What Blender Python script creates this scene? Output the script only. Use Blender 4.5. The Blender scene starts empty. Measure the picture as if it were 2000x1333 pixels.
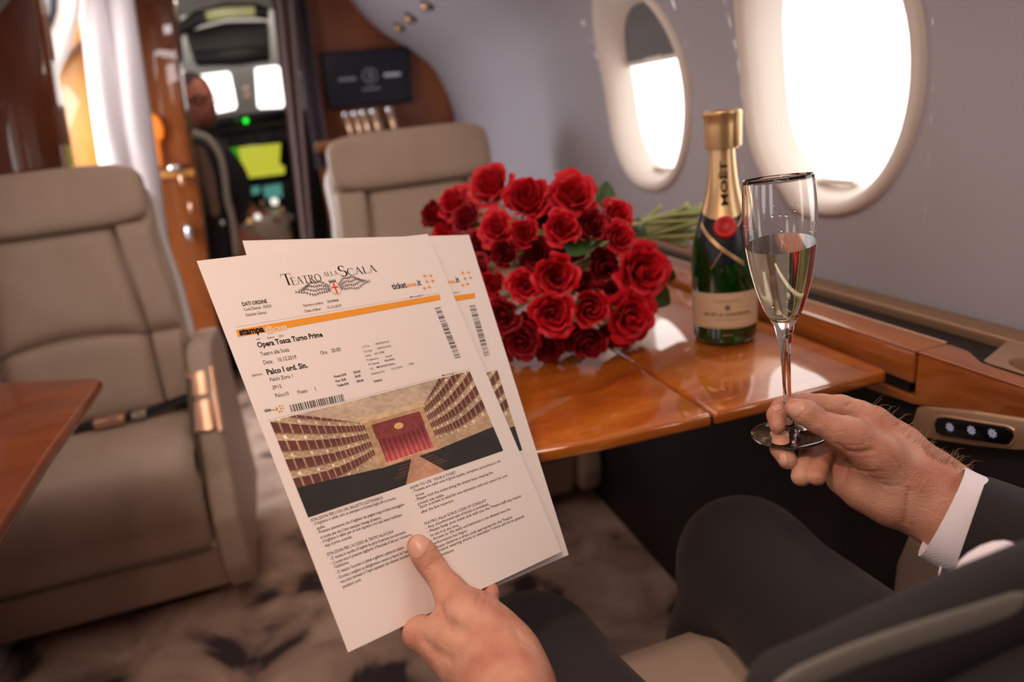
import bpy, bmesh, math, random
import numpy as np
from mathutils import Vector, Matrix, Quaternion
random.seed(7); np.random.seed(7)
PI = math.pi
scene = bpy.context.scene
COL = scene.collection

# ------------------------------------------------------------------ camera, world, lights, exposure
F = 1365.0                                   # focal length in pixels of the 2000x1333 frame
CAMR = np.array([[0.9453, 0.1947, -0.2617], [-0.3078, 0.2666, -0.9133], [-0.108, 0.9439, 0.312]])
U, _, Vt = np.linalg.svd(CAMR); CAMR = U @ Vt
CAMC = np.array([0.0, 0.0, 1.04])
cam = bpy.data.cameras.new('camera'); cam.sensor_width = 36.0; cam.lens = F / 2000 * 36
cam.clip_start = 0.01; cam.clip_end = 200
cam.dof.use_dof = True; cam.dof.focus_distance = 0.545; cam.dof.aperture_fstop = 3.7
camo = bpy.data.objects.new('camera', cam); COL.objects.link(camo)
m4 = Matrix([list(map(float, CAMR[i])) + [float(CAMC[i])] for i in range(3)] + [[0, 0, 0, 1]])
camo.matrix_world = m4
scene.camera = camo

vs = scene.view_settings
vs.view_transform = 'Standard'; vs.look = 'None'; vs.gamma = 1.0; vs.use_curve_mapping = False
vs.exposure = -0.48
scene.cycles.max_bounces = 10; scene.cycles.diffuse_bounces = 5; scene.cycles.glossy_bounces = 5
scene.cycles.transmission_bounces = 10; scene.cycles.transparent_max_bounces = 12
scene.cycles.caustics_reflective = False; scene.cycles.caustics_refractive = False
scene.cycles.sample_clamp_indirect = 6.0

world = bpy.data.worlds.new('sky'); scene.world = world; world.use_nodes = True
bg = world.node_tree.nodes['Background']
bg.inputs[0].default_value = (1.0, 0.945, 0.90, 1); bg.inputs[1].default_value = 4.5

def area(name, loc, aim, sx, sy, power, color, portal=False, spread=None):
    l = bpy.data.lights.new(name, 'AREA'); l.shape = 'RECTANGLE'; l.size = sx; l.size_y = sy
    l.energy = power; l.color = color
    if spread: l.spread = spread
    if portal: l.cycles.is_portal = True
    o = bpy.data.objects.new(name, l); COL.objects.link(o)
    o.location = loc
    d = Vector(aim) - Vector(loc)
    o.rotation_euler = d.to_track_quat('-Z', 'Y').to_euler()
    return o
WARM = (1.0, 0.79, 0.66)
# cabin wash lights along the ceiling (real jets have them), warm
area('ceiling_wash_light', (-0.30, 0.45, 1.555), (-0.30, 0.45, 0), 0.10, 2.6, 8.0, WARM)
area('ceiling_wash_light', (0.26, 0.45, 1.555), (0.26, 0.45, 0), 0.10, 2.6, 4.5, WARM)
area('curtain_fill_light', (-0.30, 2.30, 1.50), (-0.42, 2.75, 0.7), 0.3, 0.2, 2.2, (1, .93, .93))  # added fill, no fixture behind it: brightens the white entry curtain
area('door_daylight', (-0.97, 2.42, 1.15), (-0.30, 2.45, 0.0), 0.5, 0.7, 17.0, (.86, .90, 1.0))
area('pilot_fill_light', (-0.10, 3.45, 1.60), (-0.25, 3.5, 0), 0.2, 0.2, 1.3, (1, .8, .65))  # unseen fill added to lighten the pilot
# reading lamp above the man's seat
area('reading_light', (-0.12, 0.10, 1.55), (0.10, 0.50, 0.7), 0.08, 0.08, 1.9, (1.0, .72, .54), spread=1.9)
for wy in (1.41, 0.885, 0.33, -0.225):
    area('window_portal', (0.86, wy, 1.05), (0, wy, 1.05), 0.36, 0.30, 1, (1, 1, 1), portal=True)
    area('window_portal', (-0.92, wy, 1.05), (0, wy, 1.05), 0.36, 0.30, 1, (1, 1, 1), portal=True)
area('door_portal', (-0.99, 2.42, 0.85), (0, 2.42, 0.85), 1.3, 0.5, 1, (1, 1, 1), portal=True)
area('windshield_portal', (-0.1, 4.9, 1.35), (-0.1, 0, 1.3), 1.0, 0.5, 1, (1, 1, 1), portal=True)

# ------------------------------------------------------------------ pixel helpers (a pixel of the photograph -> a point on a plane / at a depth)
def ray(px, py): return CAMR @ np.array([px - 1000.0, -(py - 666.5), -F])
def atx(px, py, x): r = ray(px, py); return Vector(CAMC + r * ((x - CAMC[0]) / r[0]))
def aty(px, py, y): r = ray(px, py); return Vector(CAMC + r * ((y - CAMC[1]) / r[1]))
def atz(px, py, z): r = ray(px, py); return Vector(CAMC + r * ((z - CAMC[2]) / r[2]))
def atd(px, py, k): return Vector(CAMC + ray(px, py) / F * k)
CAMX = Vector(CAMR[:, 0]); CAMY = Vector(CAMR[:, 1]); CAMZ = Vector(CAMR[:, 2])

# ------------------------------------------------------------------ materials
def srgb(r, g, b):
    f = lambda c: (c / 255 / 12.92) if c / 255 <= 0.04045 else ((c / 255 + 0.055) / 1.055) ** 2.4
    return (f(r), f(g), f(b))
def mat(name, col=(.8, .8, .8), rough=.5, metal=0.0, coat=0.0, coat_ior=1.5, coat_rough=.03, sheen=0.0, trans=0.0, ior=1.45,
        emit=None, estr=0.0, sss=0.0, sssr=(1, .35, .2), spec=.5, var=None, vscale=20.0, bump=0.0, bscale=200.0, sheen_tint=None):
    m = bpy.data.materials.new(name); m.use_nodes = True
    nt = m.node_tree; b = nt.nodes['Principled BSDF']
    b.inputs['Base Color'].default_value = (*col, 1)
    b.inputs['Roughness'].default_value = rough; b.inputs['Metallic'].default_value = metal
    b.inputs['Coat Weight'].default_value = coat; b.inputs['Coat IOR'].default_value = coat_ior
    b.inputs['Coat Roughness'].default_value = coat_rough
    b.inputs['Sheen Weight'].default_value = sheen
    if sheen_tint: b.inputs['Sheen Tint'].default_value = (*sheen_tint, 1)
    b.inputs['Transmission Weight'].default_value = trans; b.inputs['IOR'].default_value = ior
    b.inputs['Specular IOR Level'].default_value = spec
    if emit:
        b.inputs['Emission Color'].default_value = (*emit, 1); b.inputs['Emission Strength'].default_value = estr
    if sss:
        b.inputs['Subsurface Weight'].default_value = sss; b.inputs['Subsurface Radius'].default_value = sssr
        b.inputs['Subsurface Scale'].default_value = .004
    tc = nt.nodes.new('ShaderNodeTexCoord')
    if var:
        n = nt.nodes.new('ShaderNodeTexNoise'); n.inputs['Scale'].default_value = vscale; n.inputs['Detail'].default_value = 5
        r = nt.nodes.new('ShaderNodeValToRGB')
        r.color_ramp.elements[0].color = (*col, 1); r.color_ramp.elements[1].color = (*var, 1)
        r.color_ramp.elements[0].position = .35; r.color_ramp.elements[1].position = .68
        nt.links.new(tc.outputs['Object'], n.inputs['Vector']); nt.links.new(n.outputs['Fac'], r.inputs[0])
        nt.links.new(r.outputs[0], b.inputs['Base Color'])
    if bump:
        n2 = nt.nodes.new('ShaderNodeTexNoise'); n2.inputs['Scale'].default_value = bscale; n2.inputs['Detail'].default_value = 3
        bp = nt.nodes.new('ShaderNodeBump'); bp.inputs['Strength'].default_value = bump; bp.inputs['Distance'].default_value = .001
        nt.links.new(tc.outputs['Object'], n2.inputs['Vector']); nt.links.new(n2.outputs['Fac'], bp.inputs['Height'])
        nt.links.new(bp.outputs[0], b.inputs['Normal'])
    return m
def wood(name, dark, mid, light, scale=(3, 14, 14), rough=.35, coat=1.0, coat_ior=1.6, burl=0.6):
    m = mat(name, mid, rough, coat=coat, coat_ior=coat_ior, coat_rough=.02, spec=.3)
    nt = m.node_tree; b = nt.nodes['Principled BSDF']
    tc = nt.nodes.new('ShaderNodeTexCoord'); mp = nt.nodes.new('ShaderNodeMapping'); mp.inputs['Scale'].default_value = scale
    n1 = nt.nodes.new('ShaderNodeTexNoise'); n1.inputs['Scale'].default_value = 1.2; n1.inputs['Detail'].default_value = 8; n1.inputs['Distortion'].default_value = burl
    n2 = nt.nodes.new('ShaderNodeTexNoise'); n2.inputs['Scale'].default_value = 9; n2.inputs['Detail'].default_value = 6
    mx = nt.nodes.new('ShaderNodeMath'); mx.operation = 'MULTIPLY_ADD'; mx.inputs[1].default_value = .3
    ad = nt.nodes.new('ShaderNodeMath'); ad.operation = 'MULTIPLY'; ad.inputs[1].default_value = .7
    r = nt.nodes.new('ShaderNodeValToRGB'); e = r.color_ramp.elements
    e[0].position = .33; e[0].color = (*dark, 1); e[1].position = .66; e[1].color = (*light, 1)
    k = r.color_ramp.elements.new(.5); k.color = (*mid, 1)
    L = nt.links.new
    L(tc.outputs['Object'], mp.inputs[0]); L(mp.outputs[0], n1.inputs['Vector']); L(mp.outputs[0], n2.inputs['Vector'])
    L(n1.outputs['Fac'], ad.inputs[0]); L(n2.outputs['Fac'], mx.inputs[0]); L(ad.outputs[0], mx.inputs[2])
    L(mx.outputs[0], r.inputs[0]); L(r.outputs[0], b.inputs['Base Color'])
    return m
def attr_mat(name, rough=.6):
    m = mat(name, (1, 1, 1), rough); nt = m.node_tree
    a = nt.nodes.new('ShaderNodeAttribute'); a.attribute_name = 'print'
    nt.links.new(a.outputs['Color'], nt.nodes['Principled BSDF'].inputs['Base Color'])
    return m
def pane_mat(name, tint=(1, 1, 1), gloss=.06):
    m = bpy.data.materials.new(name); m.use_nodes = True; nt = m.node_tree; nt.nodes.clear()
    o = nt.nodes.new('ShaderNodeOutputMaterial'); t = nt.nodes.new('ShaderNodeBsdfTransparent'); t.inputs[0].default_value = (*tint, 1)
    g = nt.nodes.new('ShaderNodeBsdfGlossy'); g.inputs['Roughness'].default_value = .02
    x = nt.nodes.new('ShaderNodeMixShader'); x.inputs[0].default_value = gloss
    nt.links.new(t.outputs[0], x.inputs[1]); nt.links.new(g.outputs[0], x.inputs[2]); nt.links.new(x.outputs[0], o.inputs[0])
    return m

M = {}
M['wall'] = mat('wall_fabric', (.43, .41, .46), .55, bump=.15, bscale=900)
M['ceiling'] = mat('ceiling_fabric', (.60, .56, .52), .7)
M['ring'] = mat('window_ring_plastic', (.78, .70, .64), .35)
M['shade'] = mat('window_shade_fabric', (.17, .17, .18), .7)
M['pane'] = pane_mat('window_glass')
M['wood_table'] = wood('lacquered_burl_wood', (.26, .050, .005), (.42, .100, .009), (.54, .165, .018), (4, 14, 14), coat_ior=2.1)
M['wood_ledge'] = wood('lacquered_ledge_wood', (.27, .065, .012), (.38, .105, .018), (.45, .145, .028), (14, 3, 14), coat_ior=1.7)
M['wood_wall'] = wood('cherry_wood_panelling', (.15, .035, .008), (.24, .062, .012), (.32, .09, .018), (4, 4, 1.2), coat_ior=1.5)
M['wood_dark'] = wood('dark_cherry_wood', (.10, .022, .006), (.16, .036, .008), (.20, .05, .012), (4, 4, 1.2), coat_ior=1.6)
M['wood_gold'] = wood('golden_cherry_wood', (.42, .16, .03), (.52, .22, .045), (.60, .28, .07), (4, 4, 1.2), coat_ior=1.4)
M['gold'] = mat('brushed_gold', (.84, .52, .35), .28, metal=1.0)
M['gold_matte'] = mat('champagne_gold_plating', (.66, .43, .29), .38, metal=.75)
M['chrome'] = mat('chrome', (.8, .8, .82), .12, metal=1.0)
M['leather'] = mat('taupe_cream_leather', (.49, .365, .285), .46, bump=.25, bscale=700, var=(.44, .325, .25), vscale=9)
M['leather_seam'] = mat('leather_seam', (.13, .095, .07), .7)
M['shell'] = mat('white_seat_shell', (.72, .68, .66), .4)
M['black'] = mat('black_plastic', (.008, .008, .01), .45)
M['black_gloss'] = mat('black_glass', (.004, .004, .006), .12)
M['darkpanel'] = mat('dark_leather_sidewall', (.016, .012, .013), .6)
M['carpet'] = mat('patterned_carpet', (.20, .13, .10), .95)
M['curtain'] = mat('white_door_curtain', (.80, .75, .76), .8)
M['curtain_grey'] = mat('mauve_cockpit_curtain', (.20, .14, .13), .85)
M['curtain_blue'] = mat('blue_grey_cockpit_curtain', (.12, .10, .13), .85)
M['skin'] = mat('skin', (.58, .30, .205), .48, sss=.12, spec=.45, var=(.44, .165, .11), vscale=34)
M['nail'] = mat('fingernail', (.60, .32, .245), .36, spec=.5)
M['suit'] = mat('black_suit_cloth', (.010, .007, .008), .78, sheen=.08, sheen_tint=(.6, .45, .45), bump=.3, bscale=1500)
M['trouser'] = mat('charcoal_trouser_cloth', (.013, .009, .010), .82, sheen=.12, sheen_tint=(.55, .42, .42), bump=.3, bscale=1500)
M['satin'] = mat('lapel_satin', (.12, .105, .09), .35, sheen=.3)
M['shirt'] = mat('white_shirt_cotton', (.80, .73, .80), .8, sheen=.2)
M['paper'] = mat('white_printer_paper', (.79, .71, .69), .75, spec=.3)
M['ink'] = mat('black_ink', (.02, .016, .018), .8, spec=.1)
M['ink_grey'] = mat('grey_ink', (.10, .09, .09), .8, spec=.1)
M['orange'] = mat('orange_ink', (.80, .32, .045), .8, spec=.1)
M['orange_pale'] = mat('pale_print', (.80, .62, .45), .8, spec=.1)
M['redink'] = mat('red_ink', (.75, .06, .03), .8, spec=.1)
M['navy'] = mat('navy_ink', (.03, .04, .08), .8, spec=.1)
M['print'] = attr_mat('printed_photo')
# carpet pattern
nt = M['carpet'].node_tree; b = nt.nodes['Principled BSDF']; tc = nt.nodes['Texture Coordinate']
n = nt.nodes.new('ShaderNodeTexNoise'); n.inputs['Scale'].default_value = 5; n.inputs['Detail'].default_value = 7; n.inputs['Distortion'].default_value = .8
r = nt.nodes.new('ShaderNodeValToRGB'); e = r.color_ramp.elements
e[0].position = .36; e[0].color = (.045, .03, .032, 1); e[1].position = .44; e[1].color = (.33, .215, .165, 1)
k = e.new(.62); k.color = (.52, .37, .29, 1)
nt.links.new(tc.outputs['Object'], n.inputs['Vector']); nt.links.new(n.outputs['Fac'], r.inputs[0]); nt.links.new(r.outputs[0], b.inputs['Base Color'])
# skin: fine wrinkles across, pores
nt = M['skin'].node_tree; b = nt.nodes['Principled BSDF']; tc = nt.nodes['Texture Coordinate']
v1 = nt.nodes.new('ShaderNodeTexVoronoi'); v1.feature = 'DISTANCE_TO_EDGE'; v1.inputs['Scale'].default_value = 520
n1 = nt.nodes.new('ShaderNodeTexNoise'); n1.inputs['Scale'].default_value = 130; n1.inputs['Detail'].default_value = 6; n1.inputs['Distortion'].default_value = 1.5
ma = nt.nodes.new('ShaderNodeMath'); ma.operation = 'MULTIPLY_ADD'; ma.inputs[1].default_value = .5
bp = nt.nodes.new('ShaderNodeBump'); bp.inputs['Strength'].default_value = .75; bp.inputs['Distance'].default_value = .0011
mp = nt.nodes.new('ShaderNodeMapping'); mp.inputs['Scale'].default_value = (1, 1, 1.6); mp.inputs['Rotation'].default_value = (.4, .5, .8)
nt.links.new(tc.outputs['Object'], mp.inputs[0]); nt.links.new(mp.outputs[0], v1.inputs['Vector']); nt.links.new(mp.outputs[0], n1.inputs['Vector'])
nt.links.new(v1.outputs['Distance'], ma.inputs[0]); nt.links.new(n1.outputs['Fac'], ma.inputs[2]); nt.links.new(ma.outputs[0], bp.inputs['Height']); nt.links.new(bp.outputs[0], b.inputs['Normal'])
# fine stripes of the shirt cuff
nt = M['shirt'].node_tree; b = nt.nodes['Principled BSDF']; tc = nt.nodes['Texture Coordinate']
w = nt.nodes.new('ShaderNodeTexWave'); w.inputs['Scale'].default_value = 330; w.bands_direction = 'DIAGONAL'
bp = nt.nodes.new('ShaderNodeBump'); bp.inputs['Strength'].default_value = .25; bp.inputs['Distance'].default_value = .0003
nt.links.new(tc.outputs['Object'], w.inputs['Vector']); nt.links.new(w.outputs['Fac'], bp.inputs['Height']); nt.links.new(bp.outputs[0], b.inputs['Normal'])

# ------------------------------------------------------------------ object helpers
LOCS = {}
def mesh_obj(name, verts, faces, m, parent=None, smooth=True, auto=None):
    me = bpy.data.meshes.new(name)
    me.from_pydata([tuple(map(float, v)) for v in verts], [], [tuple(int(i) for i in f) for f in faces]); me.update()
    o = bpy.data.objects.new(name, me); COL.objects.link(o)
    if m: me.materials.append(m)
    if smooth:
        me.shade_smooth()
        if auto is not None: me.set_sharp_from_angle(angle=math.radians(auto))
    if parent is not None: attach(o, parent)
    return o
def attach(o, parent):
    o.parent = parent
    if parent.name in LOCS: o.matrix_parent_inverse = LOCS[parent.name].inverted()
def thing(name, label, cat, loc, group=None):
    o = bpy.data.objects.new(name, None); COL.objects.link(o); o.location = loc; o.empty_display_size = .02
    LOCS[o.name] = Matrix.Translation(Vector(loc))
    o['label'] = label; o['category'] = cat
    if group: o['group'] = group
    return o
def tag(o, label, cat, group=None):
    o['label'] = label; o['category'] = cat
    if group: o['group'] = group
    return o
def struct(o): o['kind'] = 'structure'; return o

class MB:
    def __init__(s): s.v = []; s.f = []
    def add(s, v, f):
        n = len(s.v); s.v += [Vector(p) for p in v]; s.f += [tuple(i + n for i in q) for q in f]; return s
    def grid(s, rows, closeu=False, closev=False, flip=False):
        nr = len(rows); nc = len(rows[0]); v = [p for r in rows for p in r]; f = []
        for i in range(nr - (0 if closev else 1)):
            for j in range(nc - (0 if closeu else 1)):
                a = i * nc + j; b_ = i * nc + (j + 1) % nc; c = ((i + 1) % nr) * nc + (j + 1) % nc; d = ((i + 1) % nr) * nc + j
                f.append((a, d, c, b_) if flip else (a, b_, c, d))
        return s.add(v, f)
    def box(s, c, h, rot=None, bev=0.0, seg=3):
        bm = bmesh.new(); bmesh.ops.create_cube(bm, size=2)
        for v in bm.verts: v.co = Vector((v.co.x * h[0], v.co.y * h[1], v.co.z * h[2]))
        if bev: bmesh.ops.bevel(bm, geom=bm.edges[:], offset=bev, segments=seg, profile=.5, affect='EDGES')
        R = rot or Matrix.Identity(3)
        bm.verts.ensure_lookup_table()
        s.add([R @ v.co + Vector(c) for v in bm.verts], [tuple(v.index for v in f.verts) for f in bm.faces]); bm.free(); return s
    def prism(s, pts, d, bev=0.0, seg=3):      # closed outline (3D points, planar) pushed by vector d
        bm = bmesh.new(); n = len(pts)
        a = [bm.verts.new(p) for p in pts]; b_ = [bm.verts.new(Vector(p) + Vector(d)) for p in pts]
        bm.faces.new(a[::-1]); bm.faces.new(b_)
        for i in range(n): bm.faces.new((a[i], a[(i + 1) % n], b_[(i + 1) % n], b_[i]))
        bmesh.ops.recalc_face_normals(bm, faces=bm.faces[:])
        if bev: bmesh.ops.bevel(bm, geom=[e for e in bm.edges], offset=bev, segments=seg, profile=.5, affect='EDGES')
        bm.verts.index_update()
        s.add([v.co.copy() for v in bm.verts], [tuple(v.index for v in f.verts) for f in bm.faces]); bm.free(); return s
    def lathe(s, prof, M4=None, n=48, a0=0, a1=2 * PI, cap=False):   # profile [(r,z)]
        full = abs(a1 - a0 - 2 * PI) < 1e-6; k = n if full else n + 1
        rows = []
        for r_, z in prof:
            rows.append([Vector((r_ * math.cos(a0 + (a1 - a0) * j / n), r_ * math.sin(a0 + (a1 - a0) * j / n), z)) for j in range(k)])
        if M4 is not None: rows = [[M4 @ p for p in r_] for r_ in rows]
        s.grid(rows, closeu=full)
        return s
    def tube(s, pts, rad, n=12, cap=True, flat=1.0, up=None):
        pts = [Vector(p) for p in pts]; N = len(pts); rad = rad if isinstance(rad, (list, tuple)) else [rad] * N
        rows = []; pu = Vector(up) if up else None
        for i, p in enumerate(pts):
            t = (pts[min(i + 1, N - 1)] - pts[max(i - 1, 0)]).normalized()
            if pu is None: pu = t.orthogonal()
            pu = (pu - t * pu.dot(t)).normalized(); w_ = t.cross(pu)
            rows.append([p + pu * math.cos(2 * PI * j / n) * rad[i] + w_ * math.sin(2 * PI * j / n) * rad[i] * flat for j in range(n)])
        b0 = len(s.v); s.grid(rows, closeu=True)
        if cap:
            s.f.append(tuple(b0 + j for j in range(n))[::-1]); s.f.append(tuple(b0 + (N - 1) * n + j for j in range(n)))
        return s
    def ball(s, c, h, rot=None, n=16, m=10, e=1.0):
        R = rot or Matrix.Identity(3); rows = []
        pw = lambda x: math.copysign(abs(x) ** e, x)
        for i in range(m + 1):
            th = -PI / 2 + PI * i / m
            rows.append([R @ Vector((pw(math.cos(th)) * pw(math.cos(2 * PI * j / n)) * h[0], pw(math.cos(th)) * pw(math.sin(2 * PI * j / n)) * h[1], pw(math.sin(th)) * h[2])) + Vector(c) for j in range(n)])
        return s.grid(rows, closeu=True)
    def obj(s, name, m, parent=None, smooth=True, auto=None, fix=True):
        o = mesh_obj(name, s.v, s.f, m, parent, smooth, None)
        if fix:
            bm = bmesh.new(); bm.from_mesh(o.data); bmesh.ops.remove_doubles(bm, verts=bm.verts[:], dist=1e-6)
            bmesh.ops.recalc_face_normals(bm, faces=bm.faces[:]); bm.to_mesh(o.data); bm.free()
            if smooth: o.data.shade_smooth()
        if smooth and auto is not None: o.data.set_sharp_from_angle(angle=math.radians(auto))
        return o
def sm(t): t = max(0, min(1, t)); return t * t * (3 - 2 * t)
def lerp(a, b_, t): return a + (b_ - a) * t
def catmull(pts, n=8):
    P = [Vector(p) for p in pts]; out = []
    for i in range(len(P) - 1):
        p0 = P[max(i - 1, 0)]; p1 = P[i]; p2 = P[i + 1]; p3 = P[min(i + 2, len(P) - 1)]
        for k in range(n):
            t = k / n
            out.append(.5 * ((2 * p1) + (p2 - p0) * t + (2 * p0 - 5 * p1 + 4 * p2 - p3) * t * t + (3 * p1 - p0 - 3 * p2 + p3) * t ** 3))
    out.append(P[-1]); return out

# ---- signed-distance modelling: tapered capsules and ellipsoids blended, surface by surface nets
def sd_caps(P, a, b_, r1, r2):
    a = np.array(a); b_ = np.array(b_); ba = b_ - a; L2 = ba @ ba + 1e-12
    h = np.clip(((P - a) @ ba) / L2, 0, 1)
    q = P - a - h[:, None] * ba
    return np.sqrt((q * q).sum(1)) - (r1 + (r2 - r1) * h)
def sd_ell(P, c, R, h):
    q = (P - np.array(c)) @ np.array(R); h = np.array(h)
    k0 = np.sqrt(((q / h) ** 2).sum(1)); k1 = np.sqrt(((q / (h * h)) ** 2).sum(1)) + 1e-9
    return k0 * (k0 - 1) / k1
def smin(a, b_, k):
    h = np.clip(.5 + .5 * (b_ - a) / k, 0, 1); return b_ * (1 - h) + a * h - k * h * (1 - h)
def smax(a, b_, k): return -smin(-a, -b_, k)
def surface_net(fn, lo, hi, res):
    lo = np.array(lo, float); hi = np.array(hi, float)
    n = np.ceil((hi - lo) / res).astype(int) + 1
    xs = [lo[i] + res * np.arange(n[i]) for i in range(3)]
    G = np.empty(n, np.float32)
    for i, x in enumerate(xs[0]):
        yy, zz = np.meshgrid(xs[1], xs[2], indexing='ij')
        P = np.stack([np.full(yy.size, x), yy.ravel(), zz.ravel()], 1)
        G[i] = fn(P).reshape(n[1], n[2])
    S = G < 0
    acc = np.zeros(tuple(n - 1) + (3,)); cnt = np.zeros(tuple(n - 1))
    c8 = [(i, j, k) for i in (0, 1) for j in (0, 1) for k in (0, 1)]
    sl = lambda c: tuple(slice(c[d], n[d] - 1 + c[d]) for d in range(3))
    for a in c8:
        for d in range(3):
            if a[d] == 0:
                b_ = list(a); b_[d] = 1; b_ = tuple(b_)
                ga = G[sl(a)]; gb = G[sl(b_)]; cr = (ga < 0) != (gb < 0)
                t = np.where(cr, ga / np.where(cr, ga - gb, 1), 0)
                for q in range(3): acc[..., q] += np.where(cr, a[q] + (t if q == d else 0), 0)
                cnt += cr
    act = cnt > 0; idx = -np.ones(act.shape, int); idx[act] = np.arange(act.sum())
    ii = np.argwhere(act); V = lo + res * (ii + acc[act] / cnt[act][:, None])
    Fs = []
    for d in range(3):
        e1, e2 = (d + 1) % 3, (d + 2) % 3
        s0 = [slice(1, n[q] - 1) for q in range(3)]; s0[d] = slice(0, n[d] - 1); s1 = list(s0); s1[d] = slice(1, n[d])
        A = S[tuple(s0)]; B = S[tuple(s1)]; cr = np.argwhere(A != B)
        if len(cr) == 0: continue
        off = np.array([s.start for s in s0]); c = cr + off
        def cell(o1, o2):
            k = c.copy(); k[:, e1] -= o1; k[:, e2] -= o2; return idx[k[:, 0], k[:, 1], k[:, 2]]
        q = np.stack([cell(0, 0), cell(1, 0), cell(1, 1), cell(0, 1)], 1)
        fl = A[tuple(cr.T)]; q[~fl] = q[~fl][:, ::-1]
        q = q[(q >= 0).all(1)]; Fs.append(q)
    Fq = np.concatenate(Fs)
    # light relaxation
    E = np.concatenate([Fq[:, [0, 1]], Fq[:, [1, 2]], Fq[:, [2, 3]], Fq[:, [3, 0]]])
    for _ in range(2):
        s_ = np.zeros_like(V); k_ = np.zeros(len(V))
        for a, b_ in ((0, 1), (1, 0)):
            np.add.at(s_, E[:, a], V[E[:, b_]]); np.add.at(k_, E[:, a], 1)
        V = V * .5 + .5 * s_ / np.maximum(k_, 1)[:, None]
    return V, Fq

# ---- text -> mesh
def text_mesh(s, bold=0.0, spacing=1.0):
    c = bpy.data.curves.new('t', 'FONT'); c.body = s; c.size = 1; c.offset = bold; c.space_character = spacing; c.resolution_u = 2
    o = bpy.data.objects.new('t', c); COL.objects.link(o)
    dg = bpy.context.evaluated_depsgraph_get(); me = bpy.data.meshes.new_from_object(o.evaluated_get(dg))
    v = [tuple(p.co) for p in me.vertices]; f = [tuple(p.vertices) for p in me.polygons]
    bpy.data.objects.remove(o); bpy.data.curves.remove(c); bpy.data.meshes.remove(me)
    return v, f
# ================================================================== cabin shell
XR = 0.76; XL = -0.82; YB = 3.15; CEIL = 1.60
PROF = [(0.0, .74), (.15, .75), (.35, .765), (.60, .775), (.75, .765), (.90, .762), (1.05, .757), (1.15, .735), (1.25, .690), (1.33, .60), (1.40, .50), (1.48, .425), (1.55, .375), (1.60, .30)]
def wx(z):                                    # wall x at height z (right side)
    zs = [p[0] for p in PROF]; xs = [p[1] for p in PROF]
    z = max(0, min(1.6, z))
    for i in range(len(zs) - 1):
        if z <= zs[i + 1]:
            t = (z - zs[i]) / (zs[i + 1] - zs[i])
            m0 = (xs[i + 1] - xs[max(i - 1, 0)]) / (zs[i + 1] - zs[max(i - 1, 0)]); m1 = (xs[min(i + 2, len(xs) - 1)] - xs[i]) / (zs[min(i + 2, len(zs) - 1)] - zs[i])
            h = zs[i + 1] - zs[i]
            return (2 * t ** 3 - 3 * t * t + 1) * xs[i] + (t ** 3 - 2 * t * t + t) * h * m0 + (-2 * t ** 3 + 3 * t * t) * xs[i + 1] + (t ** 3 - t * t) * h * m1
    return xs[-1]
WY = [1.41, 0.885, 0.33, -0.225]; WZ = 1.048
WA, WB = .165, .195                           # hole half sizes in the wall
def selli(a, b_, k, n, e=2.5):
    t = 2 * PI * k / n; c, s = math.cos(t), math.sin(t)
    return a * math.copysign(abs(c) ** (2 / e), c), b_ * math.copysign(abs(s) ** (2 / e), s)
def side_wall(name, sgn, off, wins, ylo, yhi, door=None):
    X = lambda z: sgn * (wx(z)) + off
    mb = MB(); z0, z1 = WZ - .215, WZ + .215; NS = 12
    def patch(ya, yb, za, zb, ny, nz):
        mb.grid([[Vector((X(za + (zb - za) * j / nz), ya + (yb - ya) * i / ny, za + (zb - za) * j / nz)) for j in range(nz + 1)] for i in range(ny + 1)])
    cuts = []
    for wy in sorted(wins): cuts.append((wy - .19, wy + .19))
    def strip(ya, yb, za, zb, ny, nz):
        if door and ya >= door[0] - 1e-6 and yb <= door[1] + 1e-6 and za >= door[2] - 1e-6: return
        patch(ya, yb, za, zb, ny, nz)
    edges = [ylo]
    for a, b_ in cuts: edges += [a, b_]
    edges.append(yhi)
    if door:
        edges = sorted(edges + [door[0], door[1]])
    for ya, yb in zip(edges[:-1], edges[1:]):
        isw = any(abs(ya - c[0]) < 1e-6 for c in cuts)
        strip(ya, yb, 0, z0 if not door or ya < door[0] - 1e-6 or ya >= door[1] - 1e-6 else door[3], NS, NS)
        if door and door[0] - 1e-6 <= ya < door[1] - 1e-6: patch(ya, yb, door[2], CEIL, NS, NS); continue
        strip(ya, yb, z1, CEIL, NS, NS)
        if not isw: strip(ya, yb, z0, z1, NS, NS); continue
        wy = (ya + yb) / 2; n = NS * 4; inn = []; out = []
        for k in range(n):
            t = 2 * PI * (k + .0) / n
            cy, sz = math.cos(t), math.sin(t); sc_ = 1 / max(abs(cy), abs(sz))
            out.append((wy + cy * sc_ * .19, WZ + sz * sc_ * .215))
            a_, b2 = selli(WA, WB, k, n, 2.3); inn.append((wy + a_, WZ + b2))
        rows = []
        for q in range(4):
            rows.append([Vector((X(lerp(i_[1], o_[1], q / 3)), lerp(i_[0], o_[0], q / 3), lerp(i_[1], o_[1], q / 3))) for i_, o_ in zip(inn, out)])
        mb.grid(rows, closeu=True)
    return mb.obj(name, M['wall'], fix=True)
wr = struct(side_wall('wall_right', 1, 0, WY, -0.9, YB))
DOOR = (2.22, 2.80, 1.50, 0.10)
wl = struct(side_wall('wall_left', -1, -0.06, WY, -0.9, YB, door=DOOR))
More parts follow.
